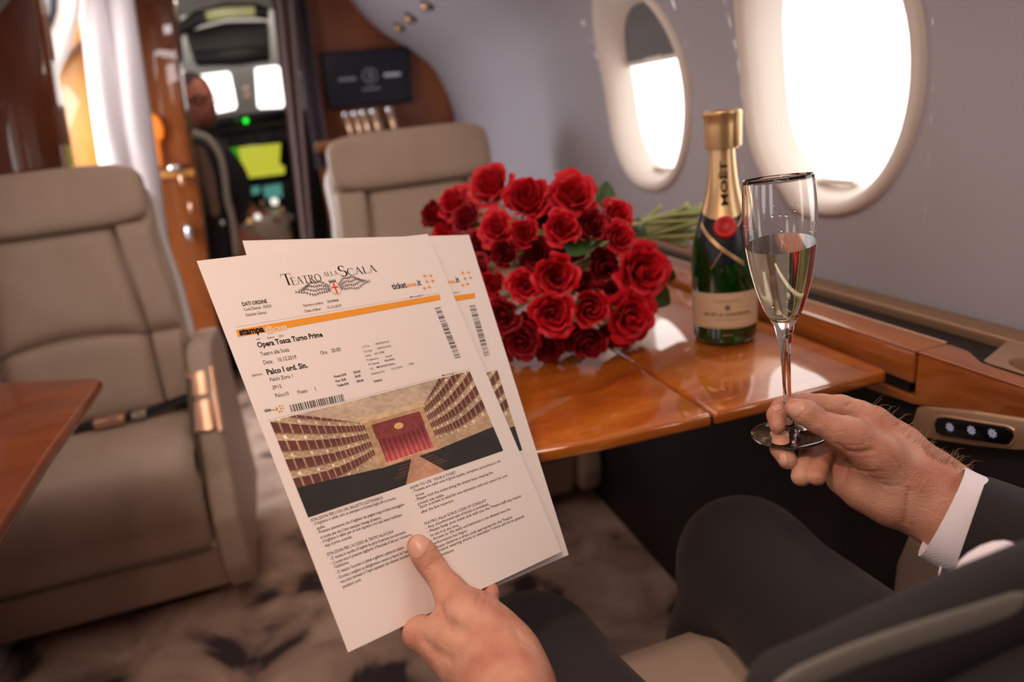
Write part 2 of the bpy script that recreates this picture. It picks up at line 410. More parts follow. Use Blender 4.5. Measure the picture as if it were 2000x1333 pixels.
# windows: ring + reveal + pane; one structure object each with parts
def window(i, wy, sgn, off):
    base = Vector((sgn * wx(WZ) + off, wy, WZ)); n = 64
    def ringrow(a, b_, d, e=2.3):
        r_ = []
        for k in range(n):
            y_, z_ = selli(a, b_, k, n, e); z_ += WZ
            r_.append(Vector((sgn * (wx(z_) + d) + off, wy + y_, z_)))
        return r_
    mb = MB()
    mb.grid([ringrow(.182, .212, .004), ringrow(.180, .210, -.006), ringrow(.174, .204, -.010), ringrow(.166, .197, -.009), ringrow(.158, .190, -.002), ringrow(.150, .182, .015), ringrow(.143, .174, .035), ringrow(.137, .168, .05)], closeu=True)
    o = struct(mb.obj('window_%d' % i, M['ring']))
    p = MB(); r1 = ringrow(.142, .173, .052); c = Vector((sgn * (wx(WZ) + .052) + off, wy, WZ))
    p.grid([r1, [lerp(a, c, .5) for a in r1], [c + (a - c) * .001 for a in r1]], closeu=True)
    g = p.obj('window_pane', M['pane'], o)
    # the blind: rolled up to a lip except on the first window
    s = MB(); top = .06 if i in (1, 6, 7) else .168
    rows = []
    for q in range(9):
        z_ = lerp(top, .172, q / 8); w_ = .145 * max(0.02, 1 - abs(z_ / .174) ** 2.3) ** (1 / 2.3)
        rows.append([Vector((sgn * (wx(WZ + z_) + .044) + off, wy + lerp(-w_, w_, j / 12), WZ + z_)) for j in range(13)])
    s.grid(rows)
    sh = s.obj('window_shade', M['shade'], o)
    t = MB(); zt = top if top < .1 else -.168
    t.box((sgn * (wx(WZ + zt) + .036) + off, wy, WZ + zt + .003), (.006, .034, .004), bev=.003)
    t.box((sgn * (wx(WZ - .165) + .036) + off, wy + .005, WZ - .166), (.006, .04, .0035), bev=.003)
    if top < .1:
        w_ = .142 * (1 - abs(top / .174) ** 2.3) ** (1 / 2.3)
        t.box((sgn * (wx(WZ + top) + .042) + off, wy, WZ + top), (.003, w_, .005), bev=.002)
    t.obj('shade_handle', M['ring'], o)
for i, wy in enumerate(WY): window(i + 1, wy, 1, 0)
for i, wy in enumerate(WY): window(i + 5, wy, -1, -.06)

# floor, ceiling, rear wall
mb = MB(); mb.box((-.03, 1.9, -.02), (.95, 2.85, .02)); struct(mb.obj('floor', M['carpet'], smooth=False))
mb = MB(); mb.box((-.03, 1.12, CEIL + .012), (.36, 2.05, .012)); struct(mb.obj('ceiling', M['ceiling'], smooth=False))
mb = MB(); mb.box((-.03, -.92, .8), (.95, .02, .85)); struct(mb.obj('wall_rear', M['wood_wall'], smooth=False))

# forward bulkhead, right half, of cherry wood with the curved outline of the cabin
mb = MB()
out = [Vector((.145, YB, 0)), Vector((.145, YB, CEIL))] + [Vector((wx(z) + .01, YB, z)) for z in [1.6 - .05 * k for k in range(33)]]
mb.prism(out, (0, .05, 0)); bulk = struct(mb.obj('wall_front', M['wood_wall'], smooth=False))
# left half of the bulkhead: a tall cherry cabinet beside the cockpit door
mb = MB(); pts = [aty(262, 0, 3.05), aty(340, 0, 3.05), aty(352, 150, 3.05), aty(376, 300, 3.05), aty(392, 400, 3.05), aty(412, 560, 3.05)]
zt = Vector((pts[1].x, 3.05, CEIL)); z0 = Vector((pts[-1].x - .03, 3.05, 0)); l0 = Vector((-.80, 3.05, 0)); l1 = Vector((-.80, 3.05, 1.0)); l2 = Vector((-.40, 3.05, CEIL))
cabt = thing('galley_cabinet', 'tall cherry wood cabinet left of the cockpit opening, behind the white curtain', 'cabinet', (-.45, 3.1, 0))
MB().prism([l0, l1, l2, zt] + pts[1:] + [z0], (0, .16, 0), bev=.004).obj('carcass', M['wood_wall'], cabt, auto=30)
def frame_panel(name, px, y, dy, m, parent, bev=.004):
    return MB().prism([aty(*p, y) for p in px], (0, dy, 0), bev=bev).obj(name, m, parent, auto=30)
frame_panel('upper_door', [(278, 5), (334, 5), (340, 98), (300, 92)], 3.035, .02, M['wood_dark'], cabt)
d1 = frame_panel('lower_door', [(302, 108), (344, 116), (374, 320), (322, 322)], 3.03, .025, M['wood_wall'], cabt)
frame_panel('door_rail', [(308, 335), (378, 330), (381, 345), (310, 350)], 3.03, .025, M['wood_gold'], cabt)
MB().ball(aty(340, 328, 3.01), (.028, .012, .014)).obj('latch', M['chrome'], cabt)
MB().ball(aty(355, 352, 3.01), (.012, .010, .022)).obj('latch', M['gold'], cabt)
MB().tube([aty(372, 395, 3.01), aty(374, 416, 3.01)], .011).obj('door_handle', M['gold'], cabt)
MB().tube([aty(365, 440, 3.01), aty(372, 470, 3.01)], .016).obj('door_handle', M['chrome'], cabt)
# spoon-shaped light reflection on the wooden door, put in as glowing amber shapes
sc_ = thing('amber_reflection', 'small painted amber light reflection with a rounded head on the cherry cabinet door', 'reflection', aty(303, 275, 3.0))
amb = mat('amber_reflection_glow', (.9, .25, .03), .4, emit=(1, .22, .02), estr=.55)
MB().ball(aty(300, 250, 3.0), (.034, .012, .052)).obj('reflection_head', amb, sc_)
MB().tube([aty(302, 268, 3.0), aty(312, 325, 3.0)], [.016, .010]).obj('reflection_tail', amb, sc_)

# television on the bulkhead
tv = thing('wall_television', 'black flat television showing a faint grey logo, mounted on the cherry bulkhead', 'television', (.35, YB - .02, 1.2))
tx0, tx1, tz0, tz1 = .228, .590, 1.13, 1.345
def tvp(u, v): a = lerp(aty(625, 102, YB - .03), aty(798, 90, YB - .03), u); b_ = lerp(aty(641, 214, YB - .03), aty(806, 199, YB - .03), u); return lerp(b_, a, v)
MB().prism([tvp(0, 0), tvp(1, 0), tvp(1, 1), tvp(0, 1)], (0, .028, 0), bev=.004).obj('television_body', M['black'], tv, auto=30)
scr = mat('screen_glow', (.004, .004, .008), .2, emit=(.012, .012, .02), estr=.5)
mb = MB(); mb.add([tvp(.03, .05) + Vector((0, -.002, 0)), tvp(.97, .05) + Vector((0, -.002, 0)), tvp(.97, .95) + Vector((0, -.002, 0)), tvp(.03, .95) + Vector((0, -.002, 0))], [(0, 1, 2, 3)]); mb.obj('screen', scr, tv, smooth=False, fix=False)
def flat_text(name, s, parent, org, ux, uy, h, m, bold=0, spacing=1, width=None, center=True):
    v, f = text_mesh(s, bold, spacing); w_ = max(p[0] for p in v); ky = h / .72; kx = (width / w_) if width else ky
    ox = -w_ / 2 * kx if center else 0
    return mesh_obj(name, [Vector(org) + Vector(ux) * (p[0] * kx + ox) + Vector(uy) * (p[1] * ky) for p in v], f, m, parent, smooth=False)
scrt = mat('screen_text', (.3, .3, .33), .5, emit=(.25, .25, .28), estr=1.0)
scrt2 = mat('screen_text_dim', (.2, .2, .22), .5, emit=(.10, .10, .11), estr=1.0)
UX = (tvp(1, .5) - tvp(0, .5)).normalized(); UZ = (tvp(.5, 1) - tvp(.5, 0)).normalized(); eps = Vector((0, -.004, 0))
def word_marks(c, widths, h, m):                  # words too blurred to read: rows of short upright strokes
    mb = MB(); tot = sum(widths) + .003 * (len(widths) - 1); x_ = -tot / 2
    for w_ in widths:
        q = [c + UX * x_ - UZ * h / 2, c + UX * (x_ + w_) - UZ * h / 2, c + UX * (x_ + w_) + UZ * h / 2, c + UX * x_ + UZ * h / 2]
        mb.add(q, [(0, 1, 2, 3)]); x_ += w_ + .003
    mb.obj('screen_lettering', m, tv, smooth=False)
word_marks(tvp(.26, .50) + eps, [.010, .008, .009, .008, .010, .008], .012, scrt2)
word_marks(tvp(.78, .52) + eps, [.011, .010, .012, .010, .012], .014, scrt)
word_marks(tvp(.52, .30) + eps, [.008, .007, .008, .007, .008, .007, .008], .008, scrt2)
flat_text('screen_text', '3', tv, tvp(.52, .47) + eps, UX, UZ, .030, scrt2, bold=.02)
mb = MB(); rr = []
for r_ in (.026, .030): rr.append([tvp(.52, .53) + eps + UX * math.cos(2 * PI * k / 24) * r_ + UZ * math.sin(2 * PI * k / 24) * r_ for k in range(24)])
mb.grid(rr, closeu=True); mb.obj('screen_logo', scrt2, tv, smooth=False)

# row of slim gold-tinted glasses on the sideboard behind the right seat
MB().box((.44, YB - .09, .985), (.30, .085, .02), bev=.006).obj('sideboard_top', M['wood_wall'])
sb = bpy.data.objects['sideboard_top']; sb.name = 'sideboard_shelf'; tag(sb, 'cherry wood shelf under the television, mostly hidden by the right seat', 'shelf')
gx = [(688, 255), (706, 252), (722, 249), (741, 245), (772, 242)]
gw = ['leftmost', 'second from the left', 'middle one', 'second from the right', 'rightmost']
gg = mat('gold_tinted_glass', (.85, .55, .36), .25, metal=.6)
for (x_, y_), w_ in zip(gx, gw):
    b_ = aty(x_, y_, YB - .09); b_.z = 1.005
    t = thing('gold_tumbler', 'slim gold glass leaning below the television, %s of the five' % w_, 'glass', b_, 'gold glasses below the television')
    tilt = Matrix.Translation(b_) @ Matrix.Rotation(-.18, 4, 'Y')
    MB().lathe([(0, .002), (.013, .002), (.014, .02), (.015, .085), (.0135, .085), (.0, .08)], tilt, 20).obj('glass_body', gg, t)
    MB().lathe([(.0150, .085), (.0165, .100), (.0150, .104), (.0140, .088)], tilt, 20).obj('rim', M['chrome'], t)

# grab handle and latch on the door jamb
mb = MB(); struct(MB().prism([Vector((.145, YB - .03, 0)), Vector((.145, YB - .03, CEIL)), Vector((.205, YB - .03, CEIL)), Vector((.205, YB - .03, 0))], (0, .03, 0), bev=.004).obj('trim_1', M['wood_wall'], auto=30))
h = thing('grab_handle', 'long pale metal grab handle on the door jamb, left of the television', 'handle', aty(606, 180, YB - .06))
MB().tube(catmull([aty(600, 132, YB - .06), aty(604, 165, YB - .06), aty(611, 205, YB - .06), aty(616, 235, YB - .05)], 5), .013, flat=.6).obj('grip', mat('pale_metal', (.72, .68, .58), .35, metal=.5), h)
MB().ball(aty(618, 262, YB - .05), (.014, .01, .026)).obj('mount', M['gold'], h)
# curtains gathered at the right side of the cockpit opening
def curtain(name, label, px_top, px_bot, wt, wb, y, m, folds, ph):
    mb = MB(); rows = []
    for i in range(25):
        t = i / 24; a = lerp(aty(*px_top, y), aty(*px_bot, y), t); w_ = lerp(wt, wb, t); z_ = a.z
        rows.append([Vector((a.x + w_ * (j / 40), y + .018 * math.sin(j / 40 * folds * 2 * PI + ph + t * .7) * (1 - .2 * t), z_)) for j in range(41)])
    mb.grid(rows); rows2 = [[p + Vector((0, .012, 0)) for p in r_] for r_ in rows]; mb.grid(rows2, flip=True)
    return tag(mb.obj(name, m), label, 'curtain')
curtain('cockpit_curtain', 'mauve brown curtain gathered at the right of the cockpit opening', (526, -40), (588, 470), .085, .05, 3.00, M['curtain_grey'], 2, 0)
curtain('cockpit_curtain', 'blue grey curtain fold between the mauve curtain and the door jamb', (558, -40), (618, 330), .062, .055, 3.06, M['curtain_blue'], 1.5, 1)

# white door curtain, entry door mechanism, golden panel, dark wardrobe at the left
def wcurt(label, tl, tr, bl, br, y):
    mb = MB(); rows = []
    for i in range(31):
        t = i / 30; a = lerp(aty(*tl, y), aty(*bl, y), t); b_ = lerp(aty(*tr, y), aty(*br, y), t)
        row = []
        for j in range(25):
            s_ = j / 24; p = lerp(a, b_, s_); row.append(p + Vector((0, -.055 * math.sin(s_ * PI) ** .6 + .006 * math.sin(t * 9 + s_ * 4), 0)))
        rows.append(row)
    mb.grid(rows); mb.grid([[p + Vector((0, .07 * (1 if 0 < j < 24 else .0) + .002, 0)) for j, p in enumerate(r_)] for r_ in rows], flip=True)
    return tag(mb.obj('entry_curtain', M['curtain']), label, 'curtain', 'white curtains at the entry door')
wcurt('white curtain fold beside the golden wooden panel, left one of the two', (140, -60), (196, -60), (222, 520), (285, 520), 2.66)
wcurt('white curtain fold right against the cherry cabinet, right one of the two', (192, -60), (252, -60), (276, 560), (342, 560), 2.70)
ward = thing('wardrobe', 'dark cherry wardrobe with a slanted edge behind the left seat', 'wardrobe', (-.7, 2.15, 0))
pts = [Vector((-.815, 2.12, 0)), Vector((-.815, 2.12, 1.0)), Vector((-.76, 2.12, 1.26)), Vector((-.62, 2.12, 1.50)), aty(62, -30, 2.12), aty(70, 0, 2.12), aty(100, 170, 2.12), aty(132, 350, 2.12), aty(150, 480, 2.12)]
pts.append(Vector((pts[-1].x - .02, 2.12, 0)))
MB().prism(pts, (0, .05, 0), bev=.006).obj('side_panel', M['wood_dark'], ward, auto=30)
MB().prism([p + Vector((.008, -.004, 0)) for p in pts[4:]] + [p + Vector((-.004, -.004, 0)) for p in pts[4:][::-1]], (0, .06, 0)).obj('edge_strip', M['wood_wall'], ward, smooth=False)
gp = thing('wood_partition', 'golden cherry wood panel lit by the open entry door, between wardrobe and white curtain', 'panel', (-.6, 2.85, 0))
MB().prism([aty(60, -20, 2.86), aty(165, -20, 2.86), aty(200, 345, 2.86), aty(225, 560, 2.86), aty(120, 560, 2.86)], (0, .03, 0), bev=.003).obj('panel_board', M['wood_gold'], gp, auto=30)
MB().tube([aty(100, 175, 2.83), aty(135, 350, 2.83)], .008).obj('edge_trim', M['chrome'], gp)
dm = thing('entry_door_arm', 'white curved door arm with a dark recess and a round latch at the top left', 'door arm', (-.6, 2.55, 1.1))
MB().prism([aty(*p, 2.55) for p in [(58, -30), (152, -30), (148, 30), (132, 92), (112, 140), (100, 165), (88, 140), (80, 90), (68, 20)]], (0, .05, 0), bev=.012).obj('arm_cover', M['ring'], dm, auto=40)
MB().prism([aty(*p, 2.53) for p in [(62, -30), (110, -30), (108, 20), (98, 52), (86, 66), (76, 50), (68, 10)]], (0, .03, 0), bev=.008).obj('dark_recess', mat('dark_rubber', (.03, .035, .05), .4), dm, auto=40)
MB().prism([aty(*p, 2.515) for p in [(76, -30), (97, -30), (96, 25), (88, 48), (80, 30)]], (0, .02, 0), bev=.006).obj('inner_pad', mat('grey_pad', (.3, .3, .33), .5), dm, auto=40)
MB().ball(aty(86, 72, 2.50), (.014, .010, .014)).obj('latch', M['chrome'], dm)

# reading-light and air outlets on the upper right wall
for (px, py), w_ in zip([(780, 52), (801, 34), (834, 9)], ['lowest', 'middle', 'highest']):
    p = None
    for k in range(200):                     # walk the ray onto the curved wall
        d_ = .8 + k * .015; q = atd(px, py, d_)
        if q.x > wx(q.z): p = atd(px, py, d_ - .02); break
    if p is None: continue
    t = thing('air_outlet', 'small round copper-coloured air outlet on the upper side wall, %s of the three' % w_, 'air outlet', p, 'air outlets on the upper side wall')
    nrm = Vector((-.75, -.2, -.65)).normalized(); Q = Matrix.Translation(p) @ nrm.to_track_quat('Z', 'Y').to_matrix().to_4x4()
    MB().lathe([(0, -.02), (.021, -.02), (.023, 0), (.019, .006), (.015, .004)], Q, 24).obj('bezel', M['black'], t)
    MB().lathe([(.015, -.005), (.014, .012), (.010, .018), (0, .019)], Q, 24).obj('nozzle', M['gold'], t)
# ================================================================== cockpit
mb = MB()
def cslab(pxs, y, dy, m, name): return struct(MB().prism([aty(*p, y) for p in pxs], (0, dy, 0)).obj(name, m, smooth=False))
M['cock_grey'] = mat('cockpit_grey_plastic', (.05, .048, .046), .6)
M['cock_beige'] = mat('cockpit_beige_trim', (.42, .38, .32), .6)
# side walls, roof, floor level bulkhead around the door opening
struct(MB().box((-.86, 3.95, .8), (.02, .80, .8)).obj('wall_cockpit_left', M['cock_beige'], smooth=False))
struct(MB().box((.62, 3.95, .8), (.02, .75, .8)).obj('wall_cockpit_right', M['cock_grey'], smooth=False))
struct(MB().box((-.1, 3.60, 1.68), (.75, .55, .015)).obj('ceiling_cockpit', M['cock_beige'], smooth=False))
# windscreen frame with three openings
YW = 4.45
def wpt(px, py): p = aty(px, py, YW); return p
panes = [[(328, 146), (352, 140), (357, 150), (350, 184), (333, 186), (329, 170)], [(368, 148), (444, 139), (450, 145), (462, 206), (459, 213), (408, 224), (396, 206)], [(498, 132), (541, 127), (546, 132), (555, 204), (552, 210), (508, 212), (503, 208)]]
bm = bmesh.new()
outer = [(230, -120), (900, -120), (900, 660), (230, 660)]
def loop(px, y): return [bm.verts.new(aty(*p, y)) for p in px]
from mathutils.geometry import tessellate_polygon
polys = [[aty(*p, YW) for p in outer]] + [[aty(*p, YW) for p in q] for q in panes]
flat = [Vector((p.x, p.z, 0)) for q in polys for p in q]
tris = tessellate_polygon([[Vector((p.x, p.z, 0)) for p in q] for q in polys])
allp = [p for q in polys for p in q]
mb = MB(); mb.add(allp, tris); mb.add([p + Vector((0, .05, 0)) for p in allp], tris)
for q in polys[1:]:
    mb.grid([q, [p + Vector((0, .05, 0)) for p in q]], closeu=True)
bm.free()
struct(mb.obj('wall_windscreen', mat('windscreen_frame', (.30, .28, .25), .6), smooth=False))
for i, q in enumerate(polys[1:]):
    o = MB().add([p + Vector((0, .03, 0)) for p in q], [tuple(range(len(q)))]).obj('window_%d' % (9 + i), M['pane'], smooth=False); struct(o)
# glareshield + panel
ip = thing('instrument_panel', 'dark cockpit instrument panel with a green lamp and yellow map display', 'instrument panel', (-.1, 4.15, .6))
MB().prism([aty(*p, 4.2) for p in [(395, 236), (560, 214), (640, 214), (640, 520), (395, 560)]], (0, .2, 0), bev=.01).obj('panel_body', M['black'], ip, auto=30)
MB().prism([aty(*p, 4.12) for p in [(400, 232), (556, 212), (556, 228), (402, 256)]], (0, .1, 0), bev=.008).obj('glareshield', M['black'], ip, auto=30)
MB().prism([aty(*p, 4.14) for p in [(420, 250), (556, 234), (556, 244), (422, 262)]], (0, .05, 0), bev=.004).obj('mode_panel', M['cock_grey'], ip, auto=30)
def emi(name, c, s): return mat(name, (0, 0, 0), .4, emit=c, estr=s)
green = emi('green_lamp', (.01, 1, .03), 2.5); yellow = emi('yellow_map', (.80, .78, .06), .9); lgreen = emi('green_map', (.08, .75, .02), .6)
teal = emi('teal_display', (.12, .42, .34), .8); whitee = emi('white_lamp', (1, .93, .8), 1.6); orangee = emi('orange_lamp', (.9, .45, .15), 1.0)
MB().ball(aty(480, 236, 4.05), (.0125, .01, .0125)).obj('indicator_lamp', green, ip)
MB().ball(aty(464, 235, 4.06), (.011, .01, .011)).obj('indicator_lamp', emi('dim_green', (.02, .12, .02), .6), ip)
def screen(name, pxs, m, y=4.185): return MB().prism([aty(*p, y) for p in pxs], (0, .01, 0), bev=.002).obj(name, m, ip, auto=30)
sc1 = screen('display_bezel', [(438, 288), (562, 275), (566, 348), (446, 362)], M['black_gloss'])
screen('map_display', [(466, 288), (548, 280), (546, 320), (556, 326), (556, 340), (474, 350)], yellow, 4.175)
screen('map_display', [(447, 290), (465, 288), (473, 350), (456, 351)], lgreen, 4.175)
screen('radio_display', [(513, 365), (549, 359), (552, 385), (518, 388)], teal, 4.16)
screen('radio_display', [(484, 367), (507, 364), (508, 378), (488, 382)], teal, 4.16)
for p_, r_, m_ in [((463, 268), .012, M['cock_grey']), ((494, 266), .014, M['cock_grey']), ((532, 262), .012, M['cock_grey']), ((440, 272), .012, M['cock_grey'])]:
    MB().ball(aty(*p_, 4.15), (r_, .012, r_)).obj('knob', m_, ip)
# throttle pedestal
tp = thing('throttle_pedestal', 'cream throttle pedestal with bright knobs between the cockpit seats', 'pedestal', aty(510, 470, 3.75))
MB().prism([aty(*p, 3.72) for p in [(465, 455), (505, 425), (560, 415), (575, 480), (580, 620), (470, 620)]], (0, .35, 0), bev=.02).obj('pedestal_body', mat('cream_pedestal', (.55, .45, .34), .4), tp, auto=40)
for p_, r_, m_ in [((503, 424), .016, whitee), ((536, 394), .019, whitee), ((488, 432), .013, orangee), ((568, 425), .015, M['cock_beige']), ((551, 412), .018, M['gold_matte']), ((512, 398), .012, M['gold_matte']), ((524, 412), .015, M['cock_beige']), ((560, 440), .014, M['cock_beige']), ((538, 425), .02, M['cock_beige'])]:
    MB().ball(aty(*p_, 3.68), (r_, r_, r_)).obj('knob', m_, tp)
# overhead: dark arch with a pale sign, grey panel
oh = thing('overhead_panel', 'dark arched overhead panel with a pale yellow sign above the windscreen', 'overhead panel', (-.1, 3.7, 1.6))
MB().prism([aty(*p, 3.6) for p in [(337, 52), (380, 20), (440, 6), (500, 5), (525, 14), (525, 34), (500, 30), (440, 32), (390, 45), (348, 70)]], (0, .08, 0), bev=.006).obj('arch', M['black'], oh, auto=30)
MB().prism([aty(*p, 3.585) for p in [(400, 22), (440, 14), (497, 12), (498, 30), (440, 34), (405, 40)]], (0, .02, 0), bev=.004).obj('sign', emi('sign_glow', (.55, .50, .20), .75), oh, auto=30)
MB().prism([aty(*p, 3.75) for p in [(360, 62), (440, 42), (525, 40), (528, 118), (460, 126), (380, 128)]], (0, .12, 0), bev=.02).obj('panel', M['cock_grey'], oh, auto=30)
MB().prism([aty(*p, 3.72) for p in [(372, 100), (525, 88), (527, 118), (460, 126), (382, 128)]], (0, .05, 0), bev=.02).obj('visor', M['black'], oh, auto=30)
MB().prism([aty(*p, 4.3) for p in [(320, 84), (358, 78), (362, 128), (324, 138)]], (0, .03, 0), bev=.01).obj('side_visor', mat('pale_visor', (.55, .56, .6), .5), oh, auto=30)
for p_ in [(481, 174), (484, 188)]:
    q = MB().ball(aty(*p_, 4.3), (.014, .01, .014)).obj('round_clip', M['gold'], oh)
# pilot seat and pilot
ps = thing('pilot_seat', 'cream-edged black cockpit seat with the pilot in it', 'seat', (-.33, 3.45, .2))
cream = mat('cream_piping', (.50, .46, .38), .5)
MB().tube(catmull([aty(350, 205, 3.40), aty(362, 235, 3.40), aty(376, 258, 3.40), aty(405, 270, 3.40), aty(428, 300, 3.40), aty(438, 340, 3.40), aty(444, 390, 3.40), aty(454, 430, 3.40), aty(462, 500, 3.40)], 5), [.016] * 41, flat=.8).obj('piping', cream, ps)
MB().prism([aty(*p, 3.42) for p in [(352, 205), (374, 262), (404, 276), (424, 305), (434, 345), (440, 395), (450, 440), (458, 520), (462, 640), (400, 640), (390, 420), (372, 330)]], (0, .07, 0), bev=.02).obj('backrest', M['black'], ps, auto=40)
MB().prism([aty(*p, 3.39) for p in [(382, 282), (400, 290), (418, 340), (430, 410), (428, 424), (412, 424), (396, 360)]], (0, .03, 0), bev=.01).obj('back_panel', mat('tan_seat_panel', (.26, .16, .11), .6), ps, auto=40)
MB().ball(aty(434, 436, 3.38), (.014, .01, .014)).obj('recline_knob', M['chrome'], ps)
MB().box((-.30, 3.55, .33), (.20, .20, .06), bev=.02).obj('seat_cushion', M['black'], ps)
MB().box((-.30, 3.55, .135), (.14, .14, .135), bev=.01).obj('seat_base', M['black'], ps)

pl = thing('person', 'grey-haired pilot with glasses seated at the left of the cockpit, head turned', 'person', (-.30, 3.62, .4))
hc = aty(386, 198, 3.62)
neck = aty(392, 248, 3.64); sh = aty(400, 300, 3.66)
armp = [aty(430, 310, 3.66), aty(455, 372, 3.68), aty(478, 392, 3.72), aty(497, 418, 3.74)]
def pilot_sdf(P):
    R = Matrix.Rotation(.9, 3, 'Z'); f = Vector((math.cos(-.55), math.sin(-.55), 0))
    d = sd_ell(P, hc + Vector((0, 0, .018)), np.eye(3), (.074, .092, .098))
    d = smin(d, sd_ell(P, hc + Vector((.016, -.02, -.055)), np.eye(3), (.056, .068, .062)), .03)
    d = smin(d, sd_ell(P, hc + Vector((.062, -.062, -.020)), np.eye(3), (.018, .018, .024)), .012)      # nose
    d = smin(d, sd_ell(P, hc + Vector((.038, -.075, .018)), np.eye(3), (.03, .014, .010)), .012)      # brow
    d = smin(d, sd_ell(P, hc + Vector((-.045, -.075, -.01)), np.eye(3), (.010, .014, .030)), .008)      # ear
    d = np.maximum(d, -sd_ell(P, hc + Vector((.052, -.085, -.055)), np.eye(3), (.022, .008, .004)))    # mouth
    d = smin(d, sd_caps(P, neck + Vector((0, 0, .05)), sh + Vector((-.03, .03, -.02)), .052, .06), .03)
    d = smin(d, sd_ell(P, sh + Vector((-.03, .03, -.16)), np.eye(3), (.19, .12, .22)), .06)
    d = smin(d, sd_ell(P, Vector((-.30, 3.60, .50)), np.eye(3), (.17, .15, .14)), .08)
    d = smin(d, sd_caps(P, armp[0], armp[1], .055, .042), .03)
    d = smin(d, sd_caps(P, armp[1], armp[3], .040, .028), .02)
    d = smin(d, sd_ell(P, armp[3], np.eye(3), (.04, .03, .02)), .02)
    for k in range(4): d = smin(d, sd_caps(P, armp[3] + Vector((.02, .02, .012 * k - .02)), armp[3] + Vector((.07, .03, .012 * k - .035)), .009, .007), .004)
    for s_ in (-.1, .1):
        d = smin(d, sd_caps(P, Vector((-.30 + s_, 3.62, .44)), Vector((-.28 + s_, 3.98, .46)), .08, .06), .04)
        d = smin(d, sd_caps(P, Vector((-.28 + s_, 3.98, .46)), Vector((-.28 + s_, 4.02, .10)), .055, .04), .03)
    return d
V, Fq = surface_net(pilot_sdf, (-.62, 3.35, .02), (.10, 4.12, 1.38), .011)
skp = mat('pilot_skin', (.42, .14, .09), .55)
body = mesh_obj('body', V, Fq, skp, pl)
def shirt_sdf(P):
    d = sd_caps(P, neck + Vector((-.01, .01, -.015)), sh + Vector((-.03, .03, -.05)), .062, .075)
    d = smin(d, sd_ell(P, sh + Vector((-.03, .03, -.16)), np.eye(3), (.20, .13, .23)), .06)
    return smin(d, sd_caps(P, armp[0], lerp(armp[0], armp[1], .8), .064, .052), .03)
V, Fq = surface_net(shirt_sdf, (-.62, 3.35, .50), (.10, 3.92, 1.18), .012)
mesh_obj('shirt', V, Fq, mat('pilot_dark_jacket', (.03, .03, .035), .8), pl)
def phair(P):
    d = sd_ell(P, hc + Vector((-.012, .012, .035)), np.eye(3), (.082, .096, .093))
    cut = sd_ell(P, hc + Vector((.075, -.10, -.035)), np.eye(3), (.11, .115, .110))
    d = np.maximum(d, -cut); return np.maximum(d, -(P[:, 2] - (hc.z - .03)))
V, Fq = surface_net(phair, hc - Vector((.13, .13, .13)), hc + Vector((.13, .13, .16)), .008)
mesh_obj('hair', V, Fq, mat('grey_brown_hair', (.055, .035, .03), .8), pl)
mb = MB()
for dx, dy in ((.012, -.098), (.068, -.070)):
    c_ = hc + Vector((dx, dy, .0)); mb.tube([c_ + Vector((math.cos(t) * .022, .003, math.sin(t) * .017)) for t in [2 * PI * k / 16 for k in range(17)]], .0028, 6)
mb.tube([hc + Vector((-.045, -.08, .004)), hc + Vector((-.008, -.096, .002))], .0025, 6)
mb.tube([hc + Vector((.034, -.092, .004)), hc + Vector((.048, -.084, .004))], .0025, 6)
mb.obj('glasses', M['black'], pl)
